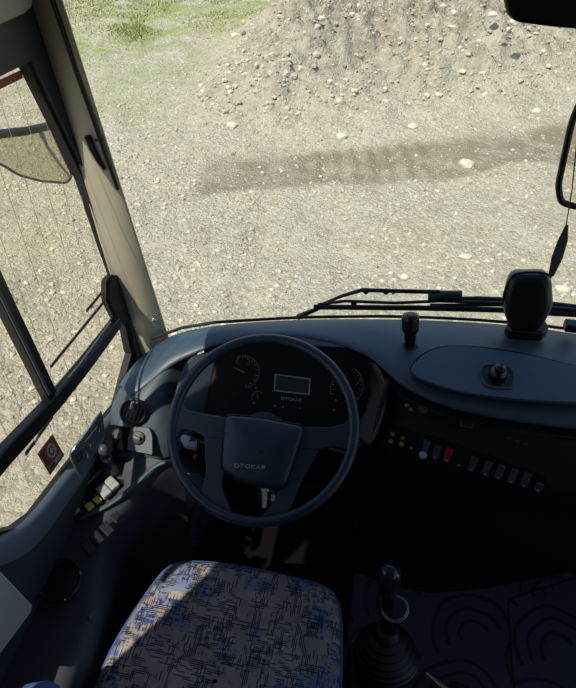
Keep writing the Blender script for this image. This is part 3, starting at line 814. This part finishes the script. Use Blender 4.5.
# lighter trim blade between wheel and centre panel
mesh('panel_blade', *loft([[P(387, 372, Z=.81), P(380, 395, Z=.78), P(373, 425, Z=.73), P(371, 445, Z=.70)], [P(391, 380, Z=.805), P(384, 400, Z=.775), P(377, 425, Z=.725), P(374, 445, Z=.695)]]), M['dark'], dash, solid=.004, sub=1)
rocker = []
pos = [(426, 446), (437, 451), (448.5, 454), (461, 459), (473, 463), (487, 467.5), (500, 471), (513, 475), (526, 479), (539, 486)]
mats = ['bluegrey_sw', 'grey_sw', 'red', 'dark', 'grey_sw', 'grey_sw', 'grey_sw', 'grey_sw', 'grey_sw', 'grey_sw']
mesh('switch_bezel', *prism([sw(*p, .001) for p in [(384, 420), (400, 426), (440, 438), (545, 475), (552, 492), (545, 500), (420, 460), (383, 446)]], sn * .003), M['black'], cp, smooth=False)
for (a, b), mm in zip(pos, mats):
    c = sw(a, b, .006); h = .040 if a < 535 else .022; 
    vs, fs = boxg(c, (.0150, h * .92, .010), (sx_, sy_, sz_))
    vs = [v + (sz_ * -.004 if (v - c).dot(sy_) < 0 and (v - c).dot(sz_) > 0 else V((0, 0, 0))) for v in vs]
    s = mesh('rocker_switch', vs, fs, M[mm], cp, smooth=False, bevel=.002)
    if mm == 'red': s['label'] = 'red rocker switch'
    mk = mesh('switch_symbol', *boxg(c - sy_ * h * .30 + sz_ * .0035, (.005, .004, .002), (sx_, sy_, sz_)), M['letter'] if mm != 'bluegrey_sw' else M['white'], s, smooth=False)
    if mm == 'bluegrey_sw':
        mesh('switch_lens', *latheg([(.0095, 0), (.0085, .003), (0, .004)], c - sy_ * .019 + sz_ * .004, sz_, 18), M['white'], s)
for (a, b), mm in zip([(393, 433), (391.5, 440), (403.5, 437), (402, 443), (412, 447)], ['amber', 'letter', 'amber', 'yellow', 'letter']):
    mesh('warning_lamp', *boxg(sw(a, b, .006), (.010 if a < 410 else .005, .009 if a < 410 else .005, .004), (sx_, sy_, sz_)), M[mm], cp, bevel=.001, smooth=False)
for a, b, m_ in [(407, 405, 'letter'), (411, 409, 'letter'), (423, 409, 'grey_sw'), (430, 406, 'amber')]:
    mesh('radio_button', *latheg([(.0045 if m_ != 'grey_sw' else .011, 0), (.004 if m_ != 'grey_sw' else .010, .004), (0, .005)], sw(a, b, .0), sn, 16), M[m_], cp)
q = [sw(*p, .001) for p in [(461, 419), (474, 421), (473, 428), (460, 426)]]; qc = sum(q, V((0, 0, 0))) / 4
mesh('slot_outline', *ringprism(q, [qc + (p - qc) * .75 for p in q], sn * .001), M['grey_sw'], cp, smooth=False)
for a, b in [(509, 438), (517, 441), (525, 444)]:
    mesh('slot_mark', *boxg(sw(a, b, .001), (.007, .002, .001), (sx_, sy_, sz_)), M['grey_sw'], cp, smooth=False)

# knee panel below the cluster
mesh('knee_panel', *loft([[V((-.60, .80, .64)), V((-.40, .90, .66)), V((-.2, .96, .68)), V((.0, .98, .68)), V((.04, .95, .66))],
                          [V((-.60, .90, .45)), V((-.40, 1.0, .45)), V((-.2, 1.04, .45)), V((.0, 1.04, .45)), V((.04, .97, .45))],
                          [V((-.60, 1.1, .0)), V((-.40, 1.15, .0)), V((-.2, 1.15, .0)), V((.0, 1.12, .0)), V((.04, .98, .0))]]), M['dark'], dash, solid=.004)

# ------------------------------------------------------------------ side console
con = root('side_console', (-.52, .5, 0), 'dark left console beside the driver seat with switches, parking lever and round cup holder', 'console')
zc = .60
top_px = [[(100, 452, .62), (97, 473, .60), (66, 508, .595), (45, 535, .59), (20, 575, .58), (-10, 625, .57), (-60, 700, .56)],
          [(120, 452, .625), (112, 478, .605), (84, 506, .60), (68, 530, .595), (42, 568, .585), (15, 615, .575), (-30, 700, .565)],
          [(150, 458, .63), (138, 478, .61), (116, 500, .60), (90, 530, .59), (84, 566, .58), (74, 606, .57), (20, 700, .56)],
          [(172, 462, .625), (156, 474, .605), (128, 500, .592), (104, 532, .58), (100, 575, .57), (90, 616, .56), (60, 700, .55)]]
rows = [[P(a, b, Z=z) for a, b, z in r] for r in top_px]
rows.insert(0, [V((-.612, p.y, p.z - .02)) for p in rows[0]])
lastr = rows[-1]
rows.append([p + V((.010, .005, -.02)) for p in lastr]); rows.append([p + V((.014, .01, -.12)) for p in lastr]); rows.append([V((p.x - .02, p.y, .0)) for p in lastr])
mesh('console_body', *loft(rows), M['wall'], con, sub=2)
# raised rim curve of the console near the pod
rim = [P(a, b, Z=z) for a, b, z in [(172, 461, .642), (160, 463, .64), (150, 470, .632), (136, 484, .622), (118, 499, .612), (98, 511, .606), (79, 519, .603)]]
mesh('console_rim', *tubeg(chaikin(rim, 2, False), .006, 10, flat=.7), M['dash_side'], con)
rim = [P(a, b, Z=z) for a, b, z in [(101, 470, .632), (84, 486, .626), (64, 508, .62), (44, 536, .612)]]
mesh('console_edge', *tubeg(chaikin(rim, 2, False), [.001] + [.004] * (len(chaikin(rim, 2, False)) - 2) + [.001], 8), M['dash_side'], con)
def cz(a, b, z=.612): return P(a, b, Z=z)
cdx = (cz(114, 486) - cz(92, 503)).normalized(); cdy = V((0, 0, 1)).cross(cdx); CF = (cdx, cdy, V((0, 0, 1)))
mesh('switch_plate', *prism(roundpoly([cz(*p, .602) for p in [(64, 518), (104, 476), (126, 482), (86, 516), (76, 522)]], .008), (0, 0, .008)), M['dark'], con, bevel=.002)
for a, b in [(112, 484), (104, 491.5)]:
    s = mesh('rocker_switch', *boxg(cz(a, b, .618), (.022, .034, .014), CF), M['light_sw'], con, smooth=False, bevel=.003); s['label'] = 'pale grey rocker switch'
for a, b, m_ in [(97.5, 500, 'yellow'), (89.5, 506.5, 'yellow'), (75.5, 510, 'green')]:
    mesh('lamp_button', *boxg(cz(a, b, .613), (.016, .016, .010), CF), M[m_], con, smooth=False, bevel=.002)
mesh('symbol', *boxg(cz(84, 502, .611), (.006, .008, .001), CF), M['tick'], con, smooth=False)
mesh('symbol', *boxg(cz(95, 495, .611), (.004, .006, .001), CF), M['tick'], con, smooth=False)
for a, b in [(118, 519), (107, 529), (97, 538), (88, 547)]:
    mesh('blank_switch', *boxg(P(a, b, Z=.60), (.020, .034, .008), CF), M['dark'], con, smooth=False, bevel=.002)
# cup holder
cc = P(60, 581, Z=.592)
mesh('cup_holder', *latheg([(.046, -.002), (.047, .006), (.040, .007), (.037, .0), (.035, -.004), (0, -.0045)], cc, (0, 0, 1), 36), M['black'], con)
mesh('cup_holder_stud', *latheg([(.003, 0), (.002, .003), (0, .003)], P(65, 600, Z=.60), (0, 0, 1), 12), M['chrome'], con)
mesh('side_hatch_edge', *tubeg([P(88, 620, Z=.57), P(92, 612, Z=.57)], .004, 8), M['grey_sw'], con)

# parking brake lever
pk = root('parking_brake_lever', P(108, 470, Z=.605), 'small parking brake lever with grey ball knob and ribbed boot on the left console', 'lever')
b0 = P(109, 468, Z=.612)
mesh('boot', *latheg([(.034, 0), (.035, .006), (.027, .010), (.028, .016), (.021, .020), (.022, .027), (.016, .031), (.017, .038), (.011, .042)], b0, (.0, .1, 1), 28), M['boot'], pk)
tipk = P(103.5, 450, Z=.70)
mesh('shaft', *tubeg([b0 + V((0, 0, .02)), tipk], .008, 14), M['dark'], pk)
mesh('knob', *latheg([(.007, -.018), (.010, -.013), (.0125, -.005), (.0125, .003), (.010, .010), (.006, .013), (0, .014)], tipk, tipk - b0, 24), M['grey_sw'], pk)
mesh('collar', *latheg([(.012, 0), (.014, .004), (.012, .010)], b0 + (tipk - b0) * .55, tipk - b0, 20), M['grey_sw'], pk)

# board leaning between console and glass
bo_o = P(88, 445, X=-.575); bn = V((1, -.35, .25)).normalized()
def bd(a, b, up=0): return PP(a, b, bo_o, bn) + bn * up
br = root('route_board', P(80, 477, Z=.61), 'clear grey plastic board standing on edge between left console and side glass', 'board')
bb = mesh('board_panel', *prism(roundpoly([bd(*p) for p in [(69, 454), (102, 410), (106, 438), (79, 478)]], .012), bn * -.004), M['board'], br, bevel=.001)
mesh('board_edge', *tubeg([bd(*p, .001) for p in [(79, 477.5), (74, 466), (69.5, 454.5), (76, 445), (90, 426), (101, 411)]], .0022, 8), M['silver'], br)
q = [bd(*p, .001) for p in [(75, 455), (82, 450), (82.5, 459), (77, 463)]]; qc = sum(q, V((0, 0, 0))) / 4
mesh('board_mark', *ringprism(q, [qc + (p - qc) * .5 for p in q], bn * .001), M['board_print'], br, smooth=False)
mesh('board_print', *join(*[tubeg([bd(*p, .0015), bd(*q, .0015)], .0016, 5) for p, q in [((84, 442), (97, 426)), ((90, 444), (91, 452)), ((99, 424), (99, 432)), ((86, 448), (88, 458))]]), M['board_pale'], br, smooth=False)
mesh('board_clip', *latheg([(.009, 0), (.009, .006), (.005, .01), (0, .011)], P(82, 484, Z=.615), (0, 0, 1), 18), M['black'], br)

# ------------------------------------------------------------------ steering wheel
tilt = math.radians(28)
Wc = V((-.196, .733, .80)); wn = V((-.03, -math.sin(tilt), math.cos(tilt))).normalized()
def wp(a, b, up=0): return PP(a, b, Wc, wn) + wn * up
Wc = (wp(167, 428) + wp(360, 430)) / 2 * .5 + (wp(262, 333) + wp(262, 521)) / 2 * .5
R = ((wp(167, 428) - wp(360, 430)).length + (wp(262, 333) - wp(262, 521)).length) / 4 - .009
wx, wy, wz = frame(wn, (1, 0, 0))
sw_ = root('steering_wheel', Wc, 'large dark blue-black four-spoke steering wheel in front of the driver seat', 'steering wheel')
mesh('rim', *tubeg([Wc + (wx * math.cos(a * math.pi / 36) + wy * math.sin(a * math.pi / 36)) * R for a in range(72)], .0112, 16, closed=True, flat=1.05, up=wn), M['wheel'], sw_)
def wplate(name, px, up, th, m=M['wheel'], bev=.004, rad=.012, parent=None, smooth=True):
    return mesh(name, *prism(roundpoly([wp(a, b, up) for a, b in px], rad), wn * -th), m, parent or sw_, bevel=bev, segs=3, smooth=smooth)
wplate('spoke', [(172, 400), (179, 396), (186, 410), (200, 413), (229, 418), (228, 440), (206, 438), (196, 432), (182, 430), (178, 438), (171, 436)], .004, .018, rad=.006)
wplate('spoke', [(304, 427), (330, 428), (346, 424), (352, 412), (358, 420), (356, 452), (350, 458), (346, 449), (332, 446), (318, 450), (300, 448)], .004, .018, rad=.006)
wplate('lower_spoke', [(204, 428), (228, 420), (226, 460), (222, 486), (231, 511), (208, 507), (199, 497), (206, 474)], .002, .016, rad=.010)
wplate('lower_spoke', [(300, 428), (322, 440), (318, 452), (300, 484), (289, 512), (258, 519), (271, 507), (284, 478)], .002, .016, rad=.010)
# hub pad, domed
ho = roundpoly([wp(a, b, -.004) for a, b in [(225, 415), (262, 418), (306, 427), (301, 445), (286, 489), (262, 487), (236, 480), (221, 470)]], .016, 5)
hc = sum(ho, V((0, 0, 0))) / len(ho)
rows = [[p - wn * .025 for p in ho], ho, [hc + (p - hc) * .97 + wn * .012 for p in ho], [hc + (p - hc) * .88 + wn * .021 for p in ho], [hc + (p - hc) * .5 + wn * .025 for p in ho], [hc + (p - hc) * .02 + wn * .026 for p in ho]]
mesh('hub_pad', *loft(rows, True), M['hub'], sw_)
mesh('hub_seam', *tubeg([hc + (p - hc) * 1.015 + wn * .006 for p in ho], .0016, 6, closed=True), M['black'], sw_)
rx_ = (wp(300, 473) - wp(225, 468)).normalized()
text('hub_lettering', 'OTOKAR', wp(252, 468.5, .0285), rx_, wn, .0115, M['letter_hub'], sw_, sx=1.25, space=1.15, ext=.0015)

# steering column with stalks
colm = root('steering_column', Wc - wn * .12, 'dark steering column shroud with stalks behind the steering wheel', 'steering column')
c1 = Wc - wn * .03; 
mesh('shroud', *tubeg([c1, c1 - wn * .10, c1 - wn * .2 + V((0, .02, 0)), c1 - wn * .42 + V((0, .06, 0))], [.045, .055, .05, .035], 20, flat=.8), M['black'], colm)
stk = [c1 - wn * .07 + wx * -.03, P(205, 446, Z=.71), P(190, 440, Z=.72)]
mesh('stalk', *tubeg(stk, [.009, .008, .010], 12), M['black'], colm)
q = roundpoly([P(*p, Z=.725) for p in [(180, 437), (184, 434), (197, 439), (196, 448), (184, 445)]], .004)
sg = mesh('stalk_grip', *prism(q, (0, 0, -.012)), M['light_sw'], colm, bevel=.003); sg['label'] = 'light grey stalk grip'
mesh('stalk_marker', *boxg(P(195, 457, Z=.70), (.005, .014, .006)), M['bright_red'], colm, bevel=.001)
mesh('stalk', *tubeg([c1 - wn * .07 + wx * .03, P(345, 455, Z=.71), P(362, 440, Z=.72)], [.009, .008, .012], 12), M['black'], colm)

# ignition key in the column
ky = root('ignition_key', P(266, 500, Z=.66), 'ivory ignition key hanging below the steering wheel hub', 'key')
kn = -ray(264, 495).normalized(); ko = P(264, 495, Z=.68)
def kp(a, b, up=0): return PP(a, b, ko, kn) + kn * up
mesh('key_blade', *prism([kp(*p) for p in [(262, 491), (267.5, 491), (267, 500), (266, 508), (262, 508), (262, 500)]], kn * -.003), M['key'], ky, bevel=.001)
mesh('key_head', *prism(roundpoly([kp(*p, .001) for p in [(260.5, 486.5), (263.5, 489), (269, 486.5), (269, 491), (267, 492.5), (262, 492.5)]], .001), kn * -.004), M['key'], ky, bevel=.0006)
mesh('key_tag', *prism([kp(*p, -.002) for p in [(271, 494), (275, 496), (281, 491), (279, 499), (271, 502)]], kn * -.003), M['key'], ky, bevel=.001)
mesh('key_ring', *tubeg([kp(270, 495, 0) + (wx * math.cos(a) + wy * math.sin(a)) * .009 for a in [k * .5236 for k in range(12)]], .0008, 6, closed=True), M['silver'], ky)
mesh('key_barrel', *latheg([(.013, -.10), (.014, .01), (.011, .014), (0, .014)], ko - kn * .016, kn, 20), M['dark'], ky)

# ------------------------------------------------------------------ driver seat
seat = root('driver_seat', (-.2, .3, 0), 'driver seat with flat cushion in grey fabric woven with navy and blue cross-hatching', 'seat')
out_px = [(192, 557), (250, 564), (310, 578), (334, 587), (342, 610), (342, 650), (341, 700), (341, 760), (60, 760), (84, 715), (95, 680), (110, 645), (130, 612), (152, 580), (168, 562)]
sz = .50
ol = [P(a, b, Z=sz) for a, b in out_px]
ol = chaikin(ol, 2); oc = V((-.21, .33, sz))
rows = []
for s, dz in ((.90, -.12), (.97, -.10), (1.0, -.06), (1.0, -.03), (.985, -.008), (.95, .004), (.86, .012), (.6, .014), (.3, .010), (.02, .008)):
    rows.append([oc + V(((p.x - oc.x) * s, (p.y - oc.y) * s, dz)) for p in ol])
cu = mesh('cushion', *loft(rows, True), M['fabric'], seat)
mesh('piping', *tubeg([oc + V(((p.x - oc.x) * .995, (p.y - oc.y) * .995, -.016)) for p in ol], .004, 8, closed=True), M['blue_fabric'], cu)
mesh('seat_base', *join(boxg((-.2, .30, .19), (.34, .36, .38)), boxg((-.2, .30, .02), (.40, .44, .04))), M['black'], seat, bevel=.01)
bo = [V((-.2 + .23 * math.copysign(abs(math.cos(a)) ** .5, math.cos(a)), 0, .86 + .36 * math.copysign(abs(math.sin(a)) ** .6, math.sin(a)))) for a in [k * math.pi / 16 for k in range(32)]]
bcn = V((-.2, 0, .86))
rows = [[bcn + (p - bcn) * s + V((0, yy - .05 - (p.z - .5) * .12, 0)) for p in bo] for s, yy in ((.02, -.05), (.9, -.045), (1, -.02), (1, .01), (.93, .035), (.6, .04), (.02, .035))]
mesh('backrest', *loft(rows, True), M['fabric'], seat)
ar = [P(40, 694, Z=.66) + V((.0, -.22, .0)), P(40, 694, Z=.66) + V((0, -.1, 0)), P(40, 694, Z=.66) + V((0, -.03, 0)), P(41, 688, Z=.655), P(41, 685, Z=.645)]
mesh('armrest', *tubeg(ar, [.04, .042, .042, .032, .012], 18, flat=.5, up=V((0, 0, 1))), M['blue_fabric'], seat)
mesh('armrest_hinge', *tubeg([ar[0] + V((0, 0, 0)), V((-.36, -.04, .68))], .012, 10), M['black'], seat)

# ------------------------------------------------------------------ gear lever
gc = P(385, 662, Z=.30)
gl = root('gear_lever', (gc.x, gc.y, 0), 'black gear lever with rounded knob and ribbed boot right of the driver seat', 'gear lever')
mesh('lever_housing', *boxg((gc.x - .005, gc.y - .08, .12), (.16, .28, .24)), M['black'], gl, bevel=.02, segs=4)
prof = [(.076, -.065), (.078, -.05)]
for k in range(7):
    r = .080 - .048 * (k / 6) ** 1.8; prof += [(r - .007, -.046 + k * .013), (r, -.041 + k * .013), (r - .001, -.037 + k * .013)]
prof += [(.026, .052), (.022, .060)]
tip = P(389, 576, Z=.52); bt = P(386, 645, Z=.30)
ax_ = (tip - bt).normalized()
mesh('boot', *latheg(prof, bt + ax_ * -.0, ax_, 32), M['boot'], gl)
mesh('shaft', *tubeg([bt + ax_ * .04, tip - ax_ * .03], [.016, .012], 16), M['black'], gl)
mesh('knob', *latheg([(.015, -.060), (.020, -.048), (.025, -.02), (.028, 0), (.027, .014), (.021, .026), (.011, .033), (0, .034)], tip, ax_, 28), mat('knob_gloss', (.012, .02, .03), .22, spec=.7), gl)
rc_ = P(395, 608, Z=.43)
rz = (ax_ + V((-.15, -.25, 0))).normalized(); a1, a2, a3 = frame(rz)
for k, rr in enumerate((.0275, .0305)):
    mesh('loose_ring', *tubeg([rc_ + a3 * -k * .003 + (a1 * math.cos(t * .2618) + a2 * math.sin(t * .2618)) * rr for t in range(24)], .0012, 6, closed=True), M['silver'], gl)

o = root('metal_strip', P(432, 680, Z=.12), 'short bright metal strip on the floor right of the gear lever housing', 'metal strip')
mesh('bar', *prism([P(*p, Z=.12) for p in [(424, 672), (428, 671), (450, 688), (470, 704), (466, 708), (446, 692)]], (0, 0, -.012)), M['chrome'], o, bevel=.002)
mesh('mount', *boxg(P(450, 694, Z=.055), (.02, .03, .11)), M['black'], o, bevel=.002)

# raised mat on the floor toward the right
mt = mesh('floor_mat', *prism(roundpoly([P(*p, Z=.001) for p in [(508, 600), (600, 570), (760, 600), (780, 800), (520, 760), (512, 660)]], .02), (0, 0, .003)), M['tread'], origin=P(560, 640, Z=.0), smooth=False, bevel=.003)
tag(mt, 'dark rubber mat with curved tread pattern on the right of the cab floor', 'mat')

fp = mesh('added_shade_pad', *boxg((-.20, .87, .006), (.50, .50, .010)), M['matt_black'], smooth=False, bevel=.003, origin=(-.2, .87, 0))  # near-black pad added to swallow a sun patch on the footwell floor
tag(fp, 'plain black pad added to hide sunlight on the footwell floor between seat and steering column', 'mat')

# ------------------------------------------------------------------ things on the dashboard
kb = P(410, 346, Z=.828)
jk = root('dash_lever', kb, 'small black lever with thick ribbed head standing on the dashboard left of the lid', 'lever')
tpj = P(410.5, 316, Z=.905)
ja = (tpj - kb).normalized(); Lj = (tpj - kb).length
mesh('base_ring', *latheg([(.021, 0), (.021, .003), (.014, .006)], kb, (0, 0, 1), 24), M['black'], jk)
mesh('stem', *latheg([(.010, 0), (.013, Lj * .2), (.0145, Lj * .45), (.0185, Lj * .53)], kb, ja, 20), M['black'], jk)
mesh('head', *latheg([(.0185, Lj * .52), (.0200, Lj * .58), (.0203, Lj * .95), (.018, Lj * 1.03), (.011, Lj * 1.06), (0, Lj * 1.06)], kb, ja, 20), M['black'], jk)

db = root('dash_device', P(525, 336, Z=.828), 'bulky black rounded device mounted on the dashboard in front of the windscreen', 'device')
do = P(527, 334, Z=.828); dn = V((-.12, -1, .32)).normalized()
def dp(a, b, up=0): return PP(a, b, do + V((0, -.02, 0)), dn) + dn * up
body = roundpoly([dp(*p) for p in [(509, 278), (516, 274), (546, 274), (552, 282), (553, 305), (547, 318), (538, 331), (512, 331), (504, 314), (504, 296)]], .014, 4)
bc = sum(body, V((0, 0, 0))) / len(body)
rows = [[bc + (p - bc) * s + dn * d for p in body] for s, d in ((.02, .014), (.7, .014), (.9, .011), (1, .0), (1.02, -.02), (.98, -.045), (.8, -.055), (.02, -.056))]
mesh('device_body', *loft(rows, True), M['black'], db)
hood = [dp(*p, .003) for p in [(502, 303), (506, 286), (511, 276), (518, 272), (545, 272), (551, 277)]]
mesh('hood_rim', *tubeg(chaikin(hood, 2, False), .003, 8), M['dark'], db)
mesh('foot', *prism(roundpoly([P(*p, Z=.822) for p in [(503, 334), (507, 326), (540, 326), (546, 336), (540, 342), (508, 340)]], .006), (0, 0, .03)), M['black'], db, bevel=.006, segs=3)
o = mesh('sensor_block', *boxg(P(572, 326, Z=.835), (.035, .03, .022)), M['black'], bevel=.004, origin=P(572, 330, Z=.82))
tag(o, 'small black block on the dashboard edge at the far right', 'block')

# ------------------------------------------------------------------ wipers outside the glass
def wy_(a, b, y): return P(a, b, Y=y)
wip = root('windscreen_wiper', wy_(300, 316, 1.24), 'black wiper with two-link arm lying along the bottom of the windscreen', 'wiper')
mesh('blade', *tubeg([wy_(*p, 1.27) for p in [(314, 307), (360, 307.5), (420, 308), (500, 310), (600, 316)]], .0065, 8, flat=1.3), M['rubber'], wip)
mesh('blade_frame', *tubeg([wy_(*p, 1.275) for p in [(318, 304.5), (345, 301), (395, 303), (440, 301), (500, 303), (600, 312)]], .0045, 8), M['metal_dark'], wip)
mesh('arm', *tubeg([wy_(*p, 1.285) for p in [(322, 304), (342, 296), (362, 290), (395, 291), (440, 292)]], [.004, .005, .006, .006, .006], 8), M['metal_dark'], wip)
mesh('arm_bracket', *tubeg([wy_(*p, 1.285) for p in [(428, 295.5), (462, 295.5)]], .016, 10, flat=.8), M['metal_dark'], wip)
for a, b in [(366, 291), (386, 291.5), (354, 303)]:
    mesh('pivot', *latheg([(.008, -.006), (.008, .006), (0, .006)], wy_(a, b, 1.285), (0, -1, .3), 12), M['black'], wip)
mesh('washer_hose', *tubeg([wy_(*p, 1.28) for p in [(392, 294), (402, 290), (414, 290), (430, 293)]], .002, 6), M['black'], wip)
mesh('arm_foot', *tubeg([wy_(*p, 1.27) for p in [(325, 306), (312, 311), (298, 317)]], [.005, .007, .009], 8), M['metal_dark'], wip)
wip2 = root('windscreen_wiper', wy_(520, 306, 1.3), 'second wiper arm running right behind the dash device along the windscreen base', 'wiper')
mesh('arm', *tubeg([wy_(*p, 1.30) for p in [(440, 299), (480, 299), (520, 301), (580, 308), (640, 318)]], [.006, .008, .009, .009, .009], 8), M['metal_dark'], wip2)
mesh('blade', *tubeg([wy_(*p, 1.30) for p in [(430, 305), (500, 305), (580, 313), (640, 322)]], .0045, 8), M['rubber'], wip2)

# ------------------------------------------------------------------ mirrors
rm = root('interior_mirror', P(560, 0, Y=.80), 'dark interior rear-view mirror hanging at the top right of the windscreen', 'mirror')
mo = [P(a, b, Y=.80) for a, b in [(503, -40), (504, 2), (507, 15), (516, 22), (545, 26), (600, 31), (700, 36), (704, -30), (600, -50)]]
mo = roundpoly(mo, .02); mc = sum(mo, V((0, 0, 0))) / len(mo)
rows = [[mc + (p - mc) * s + V((0, d, 0)) for p in mo] for s, d in ((.02, .03), (.8, .03), (.97, .022), (1, .008), (1, 0), (.95, -.004), (.93, -.002))]
mesh('housing', *loft(rows, True), M['black'], rm)
mesh('mirror_face', [mc + (p - mc) * .935 + V((0, -.002, 0)) for p in mo], [tuple(range(len(mo)))], mat('dark_mirror', (.05, .05, .055), .15, .6), rm, smooth=False)
mesh('mount', *tubeg([mc + V((0, .02, 0)), mc + V((.02, .12, .35)), mc + V((.02, .16, .50))], .010, 10), M['black'], rm)

fm = root('front_mirror', P(600, 205, Y=1.36), 'rounded black-framed outside mirror beyond the right of the windscreen', 'mirror')
mo = roundpoly([P(a, b, Y=1.36) for a, b in [(592, 80), (573, 116), (558, 186), (561, 202), (572, 206), (640, 214), (690, 200), (700, 90)]], .05, 6)
mc = sum(mo, V((0, 0, 0))) / len(mo)
mesh('mirror_rim', *tubeg(mo, .008, 10, closed=True), M['black'], fm)
mesh('mirror_face', [p + V((0, .004, 0)) for p in mo], [tuple(range(len(mo)))], M['side_glass'], fm, smooth=False)
mesh('mirror_arm', *tubeg([mc + V((.16, 0, 0)), mc + V((.35, -.05, .3)), mc + V((.35, -.10, .72))], .012, 10), M['black'], fm)
sr = root('hanging_strap', P(550, 280, Y=1.10), 'narrow grey strap hanging on a thin cord above the dash device', 'strap')
mesh('cord', *tubeg([P(a, b, Y=y) for a, b, y in [(592, 30, .80), (586, 80, .90), (577, 140, 1.02), (572, 190, 1.10), (569, 208, 1.12), (566, 226, 1.11)]], .0012, 6), M['strap'], sr)
mesh('strap_band', *tubeg([P(*p, Y=1.11) for p in [(567, 225), (563, 240), (557, 258), (551, 276)]], [.003, .010, .012, .006], 10, flat=.25, up=V((0, 1, 0))), M['strap'], sr)

lm = root('side_mirror', P(40, 150, X=-.95), 'exterior driver side mirror in a thin grey frame seen through the side glass', 'mirror')
mo = [P(a, b, X=-.95) for a, b in [(-40, 140), (0, 133), (49, 125), (55, 140), (72, 176), (66, 183), (40, 181), (18, 175), (4, 166), (-30, 150)]]
mo = roundpoly(mo, .02, 4)
mesh('mirror_face', *prism(mo, (-.01, 0, 0)), glass('hazy_mirror', (.80, .78, .70), .10), lm, smooth=False)
mesh('mirror_rim', *tubeg([p + V((.002, 0, 0)) for p in mo], .0035, 8, closed=True), M['grey_sw'], lm)
mesh('top_arm', *tubeg([P(*p, X=-.945) for p in [(-60, 145), (0, 134), (26, 131), (49, 126)]], .011, 10), M['metal_dark'], lm)
mesh('inner_bracket', *tubeg([P(*p, X=-.943) for p in [(40, 130), (47, 146), (58, 162), (70, 177)]], [.007, .005, .004, .003], 8), M['light_sw'], lm)
o = mesh('glass_stripe', *strip([(-40, 102), (0, 84), (21, 74)], .012, WX + .004, .002), M['rustred'], smooth=False, origin=P(0, 84, X=WX))  # rust-red reflection in the pane, put in as a coloured strip
tag(o, 'rust-red reflection painted as a stripe on the uppermost corner of the driver side glass', 'stripe')

# ------------------------------------------------------------------ light, world, camera
sd = V((.34, .55, -1.0)).normalized()
su = bpy.data.lights.new('sun', 'SUN'); su.energy = 5.3; su.angle = math.radians(.6); su.color = (1.0, .95, .84)
so_ = bpy.data.objects.new('sun', su); C.objects.link(so_); so_.rotation_euler = sd.to_track_quat('-Z', 'Y').to_euler(); so_.location = (-3, -4, 8)
w = bpy.data.worlds.new('world'); bpy.context.scene.world = w; w.use_nodes = True
nt = w.node_tree; bg = nt.nodes['Background']
sky = nt.nodes.new('ShaderNodeTexSky'); sky.sky_type = 'NISHITA'; sky.sun_disc = False
sky.sun_elevation = math.radians(57); sky.sun_rotation = math.radians(212); sky.altitude = 300
nt.links.new(sky.outputs[0], bg.inputs[0]); bg.inputs[1].default_value = .20
cam = bpy.data.cameras.new('camera'); co_ = bpy.data.objects.new('camera', cam); C.objects.link(co_)
co_.location = (0, 0, CZ); co_.rotation_euler = (math.radians(90) - TH, 0, YAW)
cam.sensor_fit = 'VERTICAL'; cam.sensor_height = 24; cam.lens = 24 * F / 688; cam.clip_start = .02; cam.clip_end = 300
bpy.context.scene.camera = co_
sc = bpy.context.scene
sc.view_settings.view_transform = 'Standard'; sc.view_settings.look = 'None'; sc.view_settings.exposure = 0
